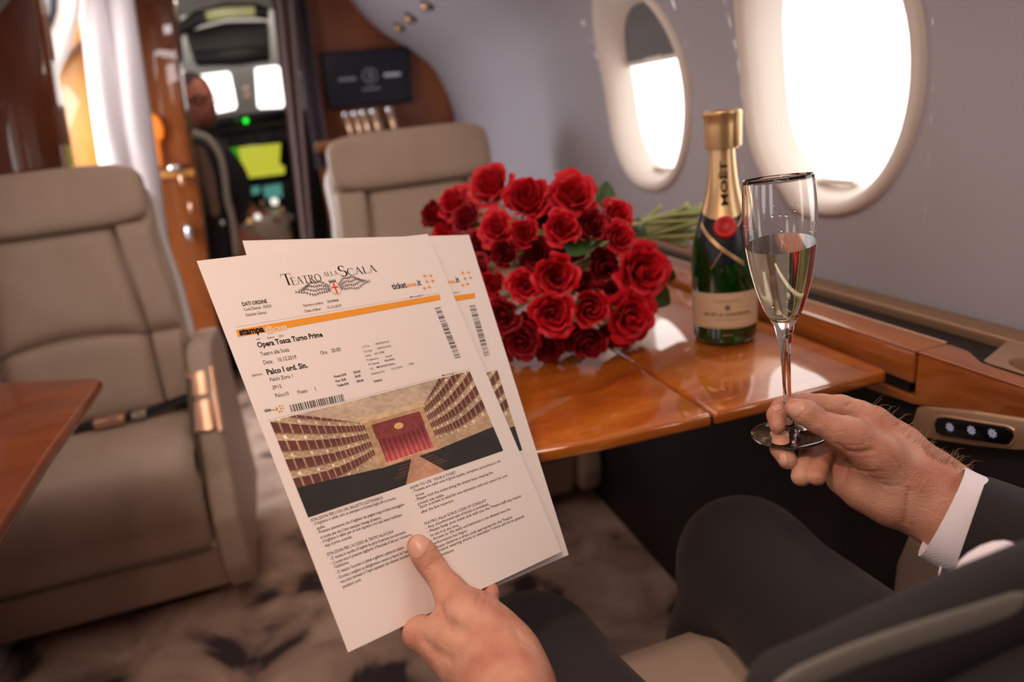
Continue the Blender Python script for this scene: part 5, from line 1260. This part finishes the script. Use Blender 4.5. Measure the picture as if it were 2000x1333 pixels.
def wrap_text(name, txt, zc, h, a_c, m, lift, width=None, vertical=False, bold=0.0, parent=None, glyph=None):
    if glyph: v, f = glyph(txt)
    else: v, f = text_mesh(txt, bold)
    W_ = max(p[0] for p in v); k = h / .72; kx = width / W_ if width else k; out = []
    for p in v:
        x, y = (p[0] - W_ / 2) * kx, (p[1] - .35) * k
        if vertical: x, y = -y, x
        z_ = zc + y; r_ = brad(z_) + lift; a = a_c + x / r_
        out.append(T_ @ Vector((math.cos(CA + a) * r_, math.sin(CA + a) * r_, z_)))
    return mesh_obj(name, out, f, m, parent or bot, smooth=False)
wrap_text('neck_lettering', 'MO\u00cbT', .222, .0088, .10, M['ink'], .0010, width=.058, vertical=True, bold=.03, parent=foil)
labm = mat('cream_label_paper', (.62, .46, .30), .55)
lab = wrap_strip('front_label', labm, lambda a: .026 + .0015 * math.cos(a), lambda a: .076 + .002 * math.cos(a), -1.38 + .10, 1.38 + .10, .0005)
labi = mat('label_ink', (.16, .11, .07), .6); labf = mat('label_faint_ink', (.36, .26, .17), .6)
wrap_text('label_text', 'MO\u00cbT & CHANDON', .048, .0046, .10, labi, .0010, width=.062, bold=.02, parent=lab)
wrap_text('label_text', 'CHAMPAGNE', .067, .0030, .10, labf, .0010, width=.036, parent=lab)
wrap_text('label_text', 'IMPERIAL', .0405, .0026, .10, labf, .0010, width=.030, parent=lab)
wrap_text('label_text', 'BRUT', .018, .0026, .10, mat('pale_gold_ink', (.5, .38, .22), .5), .0008, width=.014)
# small crown mark
def wrap_poly(name, pts, m, lift, parent): return mesh_obj(name, [T_ @ Vector((math.cos(CA + a) * (brad(z_) + lift), math.sin(CA + a) * (brad(z_) + lift), z_)) for a, z_ in pts], [tuple(range(len(pts)))], m, parent, smooth=False)
cw = .10; wrap_poly('crown_mark', [(cw - .06, .054), (cw + .06, .054), (cw + .085, .062), (cw + .04, .0585), (cw, .0635), (cw - .04, .0585), (cw - .085, .062)], labi, .0011, lab)
mb = MB(); mb.grid([[T_ @ Vector((math.cos(CA + .1 + a) * (brad(z_) + .0011), math.sin(CA + .1 + a) * (brad(z_) + .0011), z_)) for a in [1.30 * k / 20 - .65 for k in range(21)]] for z_ in (.0298, .0302)]); mb.obj('label_rule', labf, lab, smooth=False)
# crossed gold ribbons
def rib(name, a0, z0, a1, z1, w_, lift):
    rows = []
    for i in range(25):
        t = i / 24; a = lerp(a0, a1, t); z_ = lerp(z0, z1, t); 
        row = []
        for s_ in (-1, -.35, .35, 1):
            zz = z_ + s_ * w_ * .5; r_ = brad(zz) + lift + .0004 * (1 - abs(s_)); row.append(T_ @ Vector((math.cos(CA + a) * r_, math.sin(CA + a) * r_, zz)))
        rows.append(row)
    return MB().grid(rows).obj(name, goldfoil, bot)
for d_ in (0, .0034): rib('ribbon', -.95, .172 - d_, .62, .118 - d_, .0022, .0016)
rib('ribbon', .55, .166, .98, .182, .0030, .0018); rib('ribbon', -.38, .112, .02, .140, .0020, .0012)
# red wax seal
zc = .1665; r0 = brad(zc) + .001; nn = Vector((math.cos(CA + .08), math.sin(CA + .08), .55)).normalized()
pc = T_ @ Vector((math.cos(CA + .08) * r0, math.sin(CA + .08) * r0, zc))
Q = Matrix.Translation(pc) @ nn.to_track_quat('Z', 'Y').to_matrix().to_4x4()
seal = MB().lathe([(0, .0032), (.0095, .0032), (.0102, .0042), (.0128, .0042), (.0142, .0030), (.0146, .001), (.0140, -.004)], Q, 40).obj('red_seal', mat('red_wax', (.50, .010, .012), .45), bot)
mb = MB(); v, f = serif('M'); 
MB().lathe([(.0050, .0034), (.0052, .0040), (.0058, .0040), (.0060, .0034)], Q, 30).obj('seal_relief', mat('dark_red_wax', (.28, .006, .010), .5), seal)
# gold stopper with a side lever
st = MB().lathe([(.0150, .266), (.0205, .266), (.0208, .268), (.0218, .296), (.0222, .306), (.0240, .309), (.0246, .3115), (.0240, .3135), (.0212, .3145), (.0190, .3125), (.0, .3115)], T_, 48).obj('stopper', goldfoil, bot, auto=50)
rx = Vector((math.cos(CA + PI / 2 - .5), math.sin(CA + PI / 2 - .5), 0))
MB().prism([T_ @ (rx * .0215 + Vector((0, 0, .268)) + Vector((-rx.y, rx.x, 0)) * -.006), T_ @ (rx * .0245 + Vector((0, 0, .268)) + Vector((-rx.y, rx.x, 0)) * -.006), T_ @ (rx * .0255 + Vector((0, 0, .312)) + Vector((-rx.y, rx.x, 0)) * -.006), T_ @ (rx * .022 + Vector((0, 0, .312)) + Vector((-rx.y, rx.x, 0)) * -.006)], Vector((-rx.y, rx.x, 0)) * .012, bev=.001).obj('stopper_lever', goldfoil, bot, auto=40)

# ================================================================== champagne flute
fo = atd(1541, 849, .572); ri = atd(1519, 345, .522)
AX = (ri - fo); HT = AX.length; AX.normalize()
G_ = Matrix.Translation(fo) @ AX.to_track_quat('Z', 'Y').to_matrix().to_4x4()
fl = thing('champagne_flute', 'tall clear champagne flute held by its stem in the right hand', 'glass', fo)
s_ = HT / .2135
o_prof = [(0, -.0008), (.0318, -.0008), (.0326, 0), (.0320, .0009), (.0200, .0016), (.0105, .0030), (.0060, .0068), (.0040, .0180), (.0036, .0300), (.0036, .0480), (.0042, .0650), (.0056, .0800), (.0082, .0930), (.0125, .1020), (.0165, .1100), (.0205, .1210), (.0243, .1350), (.0272, .1500), (.0290, .1650), (.0297, .1800), (.0293, .1960), (.0279, .2125)]
i_prof = [(.0274, .2133), (.0285, .1960), (.0289, .1800), (.0282, .1650), (.0264, .1500), (.0235, .1350), (.0196, .1210), (.0154, .1108), (.0105, .1040), (.005, .1005), (0, .0998)]
sc2 = lambda pr: [(a * s_ * .93, b_ * s_) for a, b_ in pr]
co = [(max(p.x, 0), p.y) for p in catmull([(a, b_, 0) for a, b_ in sc2(o_prof[2:])], 4)]; ci = [(max(p.x, 0), p.y) for p in catmull([(a, b_, 0) for a, b_ in sc2(i_prof)], 4)]
clear = mat('clear_glass', (1, 1, 1), .0, trans=1.0, ior=1.5)
fg = MB().lathe(sc2(o_prof[:2]) + co + ci, G_, 96).obj('glass_body', clear, fl)
# champagne inside: inner profile slightly overlapping the glass, cut by a tilted surface
wine_m = mat('pale_gold_champagne', (.97, .92, .70), .0, trans=1.0, ior=1.34)
ci_s = sorted([(r_ + .00012 if r_ > 0 else 0, z_) for r_, z_ in ci], key=lambda p: p[1])
pL = atd(1464, 489, .534); pR = atd(1596, 462, .532); pmid = (pL + pR) / 2
back = (CAMR[:, 1] * -1); bv = Vector((-CAMR[0, 2], -CAMR[1, 2], .07)).normalized()     # away from the camera
side = (pR - pL).normalized(); pn = side.cross(bv).normalized()
if pn.z < 0: pn = -pn
bm = bmesh.new(); mbw = MB().lathe(ci_s, G_, 96)
vv = [bm.verts.new(p) for p in mbw.v]
for f in mbw.f:
    try: bm.faces.new([vv[i] for i in f])
    except ValueError: pass
bmesh.ops.remove_doubles(bm, verts=bm.verts[:], dist=1e-6)
bmesh.ops.bisect_plane(bm, geom=bm.verts[:] + bm.edges[:] + bm.faces[:], plane_co=pmid, plane_no=pn, clear_outer=True)
be = [e for e in bm.edges if e.is_boundary]
bmesh.ops.holes_fill(bm, edges=be); bmesh.ops.recalc_face_normals(bm, faces=bm.faces[:])
me = bpy.data.meshes.new('champagne'); bm.to_mesh(me); bm.free(); me.materials.append(wine_m)
wine = bpy.data.objects.new('champagne', me); COL.objects.link(wine); me.shade_smooth(); me.set_sharp_from_angle(angle=math.radians(50))
tag(wine, 'pale golden champagne standing two thirds up the flute, surface tilted', 'champagne')
rg = random.Random(11)
def gl_r(z_):
    for (r0, z0), (r1, z1) in zip(ci_s[:-1], ci_s[1:]):
        if z0 <= z_ <= z1: return lerp(r0, r1, (z_ - z0) / max(z1 - z0, 1e-9))
    return ci_s[-1][0]
caml = G_.inverted() @ Vector(CAMC); a_cam = math.atan2(caml.y, caml.x)
for k in range(26):
    z_ = rg.uniform(.168, .208) * s_ if k < 18 else rg.uniform(.11, .16) * s_; a = a_cam + rg.uniform(-1.5, 1.5); r_ = gl_r(z_) - .0003; h_ = rg.uniform(.0004, .0010)
    p = G_ @ Vector((math.cos(a) * r_, math.sin(a) * r_, z_))
    MB().ball(p, (h_, h_, h_ * 1.2), n=10, m=8).obj('droplet', clear, fl)
# ================================================================== the man in the suit
man = thing('person', 'man in dark suit seated at right, tickets in left hand and flute in right', 'person', (.29, .05, .46))
def J(px, py, d): return atd(px, py, d)
def W(rpx, d): return rpx * d / F
def chain(P, pts, k=.004, first=None):          # pts: (px,py,depth,rpx)
    d = first
    for a, b_ in zip(pts[:-1], pts[1:]):
        q = sd_caps(P, J(*a[:3]), J(*b_[:3]), W(a[3], a[2]), W(b_[3], b_[2]))
        d = q if d is None else smin(d, q, k)
    return d
def crease(P, d, a, b_, r, depth):              # shallow groove between two pixel points lying on the surface
    q = sd_caps(P, a, b_, r, r); return smax(d, -(q + r - depth) , .0016)
def zR(x, y): return 1400 + .3376 * x, 700 + .3376 * y
# ---------------- right hand (pixel joints: x, y, depth, radius px)
def R_(x, y, d, r): p = zR(x, y); return (p[0], p[1], d, r * .3376)
RT = [R_(447, 288, .553, 55), R_(520, 318, .549, 68), R_(598, 372, .546, 66), R_(690, 412, .543, 74), R_(790, 450, .541, 92)]
RT2 = [R_(790, 450, .541, 92), R_(930, 560, .540, 120), R_(1080, 690, .540, 130)]
RI = [R_(352, 392, .562, 46), R_(345, 330, .568, 50), R_(372, 290, .574, 52), R_(430, 262, .580, 50), R_(520, 258, .585, 52), R_(610, 268, .585, 58), R_(720, 282, .582, 66), R_(830, 312, .577, 70)]
RM = [R_(408, 590, .553, 54), R_(372, 520, .560, 58), R_(372, 460, .572, 58), R_(440, 415, .592, 56), R_(560, 380, .600, 60), R_(700, 370, .598, 66), R_(840, 400, .590, 74)]
RR = [R_(488, 685, .549, 58), R_(505, 620, .556, 56), R_(540, 560, .572, 56), R_(600, 500, .590, 58), R_(720, 490, .600, 66), R_(830, 510, .595, 76)]
RP = [R_(580, 690, .543, 50), R_(590, 630, .552, 48), R_(615, 575, .568, 50), R_(680, 560, .584, 54), R_(760, 600, .585, 64), R_(840, 650, .575, 72)]
def rhand(P):
    palm = chain(P, [R_(905, 372, .568, 100), R_(1060, 520, .560, 120), R_(1230, 690, .548, 135), R_(1400, 850, .535, 165)], .01)
    palm = smin(palm, chain(P, [R_(850, 500, .582, 110), R_(1000, 640, .568, 140), R_(1180, 800, .552, 150), R_(1380, 930, .535, 160)], .01), .02)
    palm = smin(palm, chain(P, [R_(800, 640, .568, 92), R_(880, 760, .556, 120), R_(1010, 830, .548, 128), R_(1190, 880, .545, 120), R_(1400, 990, .53, 150)], .01), .02)
    palm = smin(palm, chain(P, [R_(700, 600, .580, 60), R_(720, 700, .570, 70), R_(820, 740, .560, 90)], .008), .012)
    thumb = chain(P, RT, .006); thumb = smin(thumb, chain(P, RT2, .01), .012)
    d = smin(palm, thumb, .014)
    fi = chain(P, RI, .004)
    fm = chain(P, RM, .004); fr = chain(P, RR, .004); fp = chain(P, RP, .004)
    f = smin(smin(fi, fm, .0012), smin(fr, fp, .0012), .0012)
    d = np.where(d < .02, smin(d, f, .0045), np.minimum(d, f))
    # forearm
    d = smin(d, chain(P, [R_(1230, 760, .545, 160), R_(1420, 900, .53, 185), R_(1650, 1040, .51, 205)], .01), .02)
    return d
def to_surf(fn, px, py, d0=.40, d1=.75, n=700):  # first hit of a pixel ray with the sdf
    ds = np.linspace(d0, d1, n); P = CAMC + ray(px, py)[None] / F * ds[:, None]; v = fn(P); i = np.argmax(v < 0)
    return Vector(P[i]) if v[i] < 0 else None
def with_creases(fn, lines, Z):
    pts = []
    for ln in lines:
        r_, dep = ln[0]; q = [to_surf(fn, *Z(*p)) for p in ln[1:]]
        q = [p for p in q if p is not None]
        for a, b_ in zip(q[:-1], q[1:]): pts.append((a, b_, r_, dep))
    def g(P):
        d = fn(P)
        near = np.abs(d) < .004
        if not near.any(): return d
        S = P[near]; dd = d[near]
        for a, b_, r_, dep in pts:
            q = sd_caps(S, a, b_, 0, 0)
            dd = dd + 1.45 * dep * np.exp(-(q / r_) ** 2)
        d = d.copy(); d[near] = dd; return d
    return g
Rlines = [((.0010, .0011), (575, 305), (585, 340), (580, 375)), ((.0009, .0008), (600, 310), (612, 345), (604, 385)), ((.0009, .0006), (560, 320), (566, 350)),
          ((.0011, .0010), (640, 225), (645, 270), (635, 310)), ((.0012, .0012), (800, 235), (755, 280), (725, 330)),
          ((.0013, .0012), (880, 345), (780, 345), (690, 325), (600, 318)),
          ((.0013, .0016), (700, 500), (760, 540), (830, 545), (900, 530)), ((.0012, .0009), (740, 590), (800, 640), (880, 660), (950, 655)),
          ((.0014, .0014), (1115, 760), (1100, 860), (1090, 950)), ((.0012, .0010), (760, 620), (740, 700), (680, 780)), ((.0010, .0006), (1000, 560), (1060, 640), (1100, 700)),
          ((.0010, .0006), (900, 700), (980, 740), (1060, 740)), ((.0009, .0005), (820, 620), (900, 690), (960, 700))]
rh = with_creases(rhand, Rlines, zR)
def bounds(chains, pad=.02):
    ps = [J(*p[:3]) for c in chains for p in c]
    return [min(p[i] for p in ps) - pad - .012 for i in range(3)], [max(p[i] for p in ps) + pad + .012 for i in range(3)]
lo, hi = bounds([RT, RT2, RI, RM, RR, RP, [R_(1650, 1040, .51, 200), R_(1230, 760, .545, 160), R_(1000, 830, .55, 100), R_(905, 372, .568, 100)]], .035)
VR, FRq = surface_net(rh, lo, hi, .00125)
# ---------------- left hand
def zL(x, y): return 750 + .25 * x, 1000 + .25 * y
def L_(x, y, d, r): p = zL(x, y); return (p[0], p[1], d, r * .25)
def pdep(px, py): u, v = sheet_uv(FR, px, py); p = FR(u, v); return float((CAMR.T @ (np.array(p) - CAMC))[2] * -1)
dt = pdep(*zL(255, 260)) - .0085
LT = [L_(262, 262, dt, 84), L_(315, 330, dt - .001, 92), L_(395, 440, dt - .004, 88), L_(480, 570, dt - .010, 98), L_(560, 690, dt - .016, 116)]
LT2 = [L_(560, 690, dt - .016, 116), L_(680, 860, .462, 180), L_(860, 1080, .448, 230)]
def lhand(P):
    thumb = smin(chain(P, LT, .006), chain(P, LT2, .01), .012)
    palm = chain(P, [L_(330, 960, .480, 110), L_(470, 1020, .470, 170), L_(660, 1180, .455, 210), L_(900, 1450, .43, 260)], .012)
    palm = smin(palm, chain(P, [L_(760, 760, .480, 105), L_(880, 950, .470, 160), L_(960, 1150, .455, 240), L_(1010, 1400, .43, 290)], .012), .02)
    idx = chain(P, [L_(255, 960, .478, 115), L_(230, 930, .492, 95), L_(300, 760, .515, 80), L_(420, 620, .530, 72), L_(520, 540, .540, 62)], .006)
    mid = chain(P, [L_(470, 980, .485, 100), L_(500, 820, .522, 82), L_(600, 640, .552, 75), L_(660, 520, .560, 62)], .006)
    ring = chain(P, [L_(640, 920, .490, 95), L_(680, 780, .530, 78), L_(730, 640, .556, 70), L_(760, 540, .565, 60)], .006)
    lit = chain(P, [L_(800, 860, .488, 80), L_(835, 760, .520, 68), L_(830, 640, .538, 60), L_(822, 560, .545, 52)], .006)
    d = smin(thumb, palm, .016)
    f = smin(smin(idx, mid, .0015), smin(ring, lit, .0015), .0015)
    d = smin(d, f, .009)
    return smin(d, chain(P, [L_(980, 1350, .43, 270), L_(1100, 1650, .39, 300)], .01), .02)
Llines = [((.0011, .0012), (330, 450), (400, 400), (470, 385)), ((.0010, .0009), (350, 480), (410, 430), (480, 410)), ((.0009, .0006), (345, 425), (400, 375), (450, 360)),
          ((.0014, .0012), (745, 600), (750, 660), (720, 720)), ((.0013, .0009), (800, 640), (800, 700), (770, 760)), ((.0012, .0007), (850, 700), (840, 750)),
          ((.0026, .0028), (425, 740), (440, 800), (450, 850)), ((.0040, .0016), (440, 830), (520, 900), (640, 960)), ((.0030, .0012), (300, 1000), (400, 1100), (520, 1160)), ((.0050, .0012), (700, 900), (860, 1020), (1000, 1180)), ((.0012, .0008), (380, 750), (330, 830), (290, 870)), ((.0014, .0010), (1020, 910), (1060, 990), (1150, 1050)),
          ((.0010, .0005), (560, 900), (600, 960)), ((.0010, .0005), (640, 1000), (700, 1060), (820, 1100))]
lh = with_creases(lhand, Llines, zL)
lo, hi = bounds([LT, LT2, [L_(255, 960, .478, 100), L_(420, 620, .530, 72), L_(660, 520, .560, 60), L_(760, 540, .565, 60), L_(840, 640, .54, 50), L_(1100, 1650, .39, 200), L_(1250, 1200, .44, 100), L_(500, 1350, .44, 100)]], .03)
VL, FLq = surface_net(lh, lo, hi, .0014)
# ---------------- the rest of the body, coarser
Rw = J(*zR(1560, 985), .515); Lw = J(*zL(1060, 1560), .40)
shR = Vector((.50, -.14, .99)); shL = Vector((.10, -.16, .99)); elR = Vector((.575, .10, .655)); elL = Vector((.055, .06, .68))
hipR = Vector((.38, -.02, .545)); hipL = Vector((.20, -.02, .545)); kR = Vector((.405, .570, .530)); kL = Vector((.135, .530, .520)); aR = Vector((.36, .66, .09)); aL = Vector((.10, .60, .09))
chest = Vector((.30, -.16, .86))
def body_sdf(P):
    d = sd_ell(P, chest, np.eye(3), (.18, .11, .22))
    d = smin(d, sd_ell(P, Vector((.29, -.10, .60)), np.eye(3), (.16, .12, .14)), .06)
    d = smin(d, sd_caps(P, chest + Vector((0, 0, .15)), chest + Vector((0, .01, .30)), .065, .055), .04)
    for sh_, el, wr, rw in ((shR, elR, Rw, .030), (shL, elL, Lw, .018)):
        d = smin(d, sd_caps(P, sh_, el, .052, .042), .03); d = smin(d, sd_caps(P, el, wr, .042, rw), .02)
    for h_, k_, a_ in ((hipR, kR, aR), (hipL, kL, aL)):
        d = smin(d, sd_caps(P, h_, k_, .085, .055), .04); d = smin(d, sd_caps(P, k_, a_, .052, .036), .02); d = smin(d, sd_caps(P, a_ + Vector((0, -.03, -.035)), a_ + Vector((0, .15, -.055)), .035, .026), .02)
    return d
VB, FB = surface_net(body_sdf, (-.05, -.34, .0), (.72, .86, 1.24), .012)
V = np.concatenate([VR, VL, VB]); Fq = np.concatenate([FRq, FLq + len(VR), FB + len(VR) + len(VL)])
body = mesh_obj('body', V, Fq, M['skin'], man)
# reddish fingertips and knuckles: small variation by noise is in the material
# ---------------- nails
def nail(fn, Z, cpx, cpy, w_, h_, ang, dome=.35, label=None, off=.0003):
    c = to_surf(fn, *Z(cpx, cpy))
    if c is None: return
    e = .0008; g = np.array([fn(np.array([[c.x + (e if i == 0 else 0), c.y + (e if i == 1 else 0), c.z + (e if i == 2 else 0)]]))[0] - fn(np.array([[c.x - (e if i == 0 else 0), c.y - (e if i == 1 else 0), c.z - (e if i == 2 else 0)]]))[0] for i in range(3)])
    n_ = Vector(g).normalized(); ux = (CAMX * math.cos(ang) + CAMY * math.sin(ang)); ux = (ux - n_ * ux.dot(n_)).normalized(); uy = n_.cross(ux)
    rows = []
    for i in range(13):
        t = i / 12; a = []
        for j in range(25):
            th = 2 * PI * j / 24; r_ = t
            x = math.copysign(abs(math.cos(th)) ** .75, math.cos(th)) * r_ * w_; y = math.copysign(abs(math.sin(th)) ** .75, math.sin(th)) * r_ * h_
            p = c + ux * x + uy * y + n_ * .006
            # drop on to the surface
            for _ in range(14):
                s_ = fn(np.array([list(p)]))[0]; p = p - n_ * (s_ - off - .0004 * (1 - t ** 3)) * .8
            a.append(p)
        rows.append(a)
    o = MB().grid(rows).obj('fingernail', M['nail'], body)
    return o
nail(rhand, zR, 458, 292, .0068, .0052, math.radians(-50) + PI / 2 - .2)
nail(rhand, zR, 384, 588, .0030, .0052, 0.05)
nail(rhand, zR, 350, 285, .0036, .0030, .5)
nail(lhand, zL, 262, 268, .0068, .0082, math.radians(-28))
# ---------------- arm hair along the back of the right hand
mb = MB(); rg = random.Random(5)
edge = [(890, 255), (960, 310), (1010, 345), (1060, 400), (1110, 440), (1150, 470), (1200, 505), (1240, 545), (1290, 580), (1340, 590), (1390, 620), (1430, 640)]
for k in range(75):
    t = rg.uniform(0, len(edge) - 1.01) if k % 3 else rg.uniform(5, len(edge) - 1.01); i = int(t); a = edge[i]; b_ = edge[i + 1]
    x = lerp(a[0], b_[0], t - i) + rg.uniform(-12, 4); y = lerp(a[1], b_[1], t - i) + rg.uniform(8, 40)
    p = to_surf(rhand, *zR(x, y))
    if p is None: continue
    L = rg.uniform(.009, .017); d_ = (CAMX * rg.uniform(.2, 1.1) + CAMY * rg.uniform(.3, 1.0) + CAMZ * rg.uniform(-.2, .3)).normalized(); sd = (CAMX * rg.uniform(-.2, 1) - CAMY * rg.uniform(.2, 1)).normalized()
    sd = sd * rg.uniform(-.6, 1.2); mb.tube([p, p + d_ * L * .4, p + d_ * L * .75 + sd * L * .12, p + d_ * L * .9 + sd * L * .35], [.00013, .00011, .00009, .00004], 5)
hair = mb.obj('arm_hair', mat('blond_arm_hair', (.34, .20, .10), .5), body); hair['kind'] = 'stuff'
# ---------------- clothes
def ring_tube(name, rings, m, parent, thick=.0012, n=64, wrinkle=0.0, cap=False, pw=2.2):
    # rings: (centre, u half axis vector, v half axis vector)
    rows = []
    for k, (c, u, v) in enumerate(rings):
        row = []
        for j in range(n):
            t = 2 * PI * j / n; w_ = 1 + wrinkle * (math.sin(t * 3 + k * .9) * .5 + math.sin(t * 7 - k * 1.7) * .3)
            ct, st_ = math.cos(t), math.sin(t)
            row.append(c + (u * math.copysign(abs(ct) ** (2 / pw), ct) + v * math.copysign(abs(st_) ** (2 / pw), st_)) * w_)
        rows.append(row)
    mb = MB().grid(rows, closeu=True)
    inn = [[c + (p - c) * (1 - thick / max((p - c).length, .001)) for p in r_] for r_, (c, u, v) in zip(rows, rings)]
    mb.grid(inn, closeu=True, flip=True); mb.grid([rows[0], inn[0]], closeu=True)
    return mb.obj(name, m, parent, fix=False)
def ring_px(a, b_, d, asp=.8):   # ring whose visible edge runs from pixel a to pixel b_, as an ellipse seen nearly side on
    pa, pb = J(*a, d), J(*b_, d); c = (pa + pb) / 2; u = (pb - pa) / 2; v = (c - Vector(CAMC)).normalized(); v = (v - u.normalized() * v.dot(u.normalized())).normalized() * u.length * asp
    return c, u, v
def tiltring(r_, axis, k):       # lean the ring's near side along axis
    c, u, v = r_; return c, u, v + axis * k
jacket = thing_j = None
shirt = MB()
cuffR = ring_tube('shirt_cuff', [tiltring(ring_px((1883, 914), (1795, 1087), .512), -CAMX, .004), tiltring(ring_px((1898, 921), (1812, 1098), .510, .82), -CAMX, .003), tiltring(ring_px((1930, 934), (1858, 1122), .505, .84), -CAMX, .0), tiltring(ring_px((1965, 950), (1900, 1140), .50, .80), -CAMX, 0)], M['shirt'], man, .0012)
# frayed thread hanging from the cuff
MB().tube(catmull([J(1838, 1108, .50), J(1834, 1125, .50), J(1838, 1140, .50), J(1832, 1152, .50)], 4), [.0022] * 13, 6, flat=.4).obj('cuff_thread', M['shirt'], cuffR)
sleeve = [tiltring(ring_px((1928, 931), (1857, 1135), .508, .92), -CAMX, 0), tiltring(ring_px((1940, 934), (1874, 1150), .506, .92), -CAMX, 0)]
c1, u1, v1 = sleeve[-1]
def blend_ring(c, r_, axis): 
    a = axis.normalized(); u = (CAMY - a * CAMY.dot(a)).normalized(); v = a.cross(u); return c, u * -r_, v * r_ * 1.0
rings = sleeve[:]
for t in (.2, .4, .6, .8, 1.0):
    c = lerp(c1, elR, t); a = (elR - c1); bu = blend_ring(c, lerp(.040, .062, t), a)
    s1 = u1.length; uu = bu[1] * 1; k = sm(t * 2)
    rings.append((c, lerp(u1, bu[1] if bu[1].dot(u1) > 0 else -bu[1], k), lerp(v1, bu[2] if bu[2].dot(v1) > 0 else -bu[2], k)))
ring_tube('jacket_sleeve', rings, M['suit'], man, .003, wrinkle=.012)
def upper(name, sh_, el, r0, r1):
    mb = MB(); pts = [lerp(el, sh_, t) for t in (-.12, 0, .2, .4, .6, .8, 1.0, 1.1)]; mb.tube(pts, [r0 * .7, r0, r0, lerp(r0, r1, .3), lerp(r0, r1, .6), r1, r1 * .95, r1 * .6], 32); return mb.obj(name, M['suit'], man)
upper('jacket_sleeve', shR, elR, .063, .075)
def jsleeveL(P):
    d = sd_caps(P, shL, elL, .072, .062); w_ = lerp(elL, Lw, .52); d = smin(d, sd_caps(P, elL, w_, .058, .046), .02)
    return d
V_, F_ = surface_net(jsleeveL, (-.08, -.30, .56), (.24, .34, 1.10), .007); mesh_obj('jacket_sleeve', V_, F_, M['suit'], man)
# left shirt cuff just below the frame
cl = lerp(elL, Lw, .60); ax = (Lw - elL).normalized()
MB().tube([cl - ax * .02, cl + ax * .025], .041, 32).obj('shirt_cuff', M['shirt'], man)
# jacket body
b1 = [J(1530, 1400, .27), J(1610, 1330, .27), J(1800, 1235, .275), J(2010, 1140, .285), J(2200, 1070, .30)]
def jbody(P):
    d = sd_ell(P, chest + Vector((0, .02, -.02)), np.eye(3), (.205, .135, .26))
    d = smin(d, sd_ell(P, Vector((.30, -.05, .66)), np.eye(3), (.19, .15, .15)), .06)
    d = smin(d, sd_caps(P, shR, shL, .075, .075), .05)
    return d
V_, F_ = surface_net(jbody, (.02, -.36, .46), (.62, .20, 1.16), .009); mesh_obj('jacket_body', V_, F_, M['suit'], man)
# open left front of the jacket: thick folded panel running across the lower right corner
fr = [J(1440, 1400, .285), J(1600, 1335, .285), J(1760, 1262, .288), J(1900, 1197, .292), J(2060, 1130, .30), J(2250, 1050, .32)]
frc = catmull(fr, 6)
jf = MB().tube(frc, [.019 * sm((i + 1) / 5) for i in range(31)], 24, flat=.75, up=CAMY)
rows = []
for i, p in enumerate(frc):               # the panel falls back from the fold to the chest
    t = i / 30; q = Vector((lerp(.18, .46, t), lerp(.02, -.03, t), lerp(.74, .84, t))); r_ = []
    for j in range(9):
        s_ = j / 8; r_.append(lerp(p, q, s_) + Vector((0, 0, .012 * math.sin(PI * s_) - .010 * (1 - s_))))
    rows.append(r_)
jf.grid(rows); jf.grid([[p - Vector((0, 0, .006)) for p in r_] for r_ in rows], flip=True)
jf.obj('jacket_front', M['suit'], man)
ed = [J(1480, 1365, .272), J(1560, 1328, .272), J(1660, 1285, .273), J(1760, 1250, .274), J(1880, 1213, .277), J(2010, 1172, .283), J(2200, 1110, .30)]
MB().tube(catmull(ed, 6), [.0050 * sm((i + 1) / 8) * sm((38 - i) / 5) for i in range(37)], 12, flat=.35, up=CAMY).obj('lapel_edge', M['satin'], man)
# bit of shirt front between sleeve and jacket
MB().ball(J(1925, 1105, .36), (.020, .010, .0065), rot=Matrix.Rotation(-.35, 3, 'Y')).obj('shirt_front', M['shirt'], man)
# trousers
def trousers(P):
    d = None
    for h_, k_, a_ in ((hipR, kR, aR), (hipL, kL, aL)):
        q = sd_caps(P, h_, k_, .098, .068); q = smin(q, sd_caps(P, k_, a_ + Vector((0, 0, .03)), .066, .060), .035)
        t = (P - np.array(k_)); q = q + .0022 * np.sin(P[:, 2] * 55 + P[:, 0] * 40) * np.exp(-np.abs(P[:, 2] - .38) * 4) * (P[:, 2] < .5) + .0016 * np.sin(P[:, 1] * 70 + P[:, 0] * 50) * (P[:, 1] < .4)
        d = q if d is None else np.minimum(d, q) if False else smin(d, q, .02)
    return smin(d, sd_ell(P, Vector((.29, -.06, .58)), np.eye(3), (.17, .14, .12)), .05)
V_, F_ = surface_net(trousers, (-.02, -.24, .06), (.56, .78, .72), .007); mesh_obj('trousers', V_, F_, M['trouser'], man)
for a_ in (aR, aL):
    MB().ball(a_ + Vector((0, .05, -.045)), (.048, .145, .045), e=.8).obj('shoe', M['black_gloss'], man)
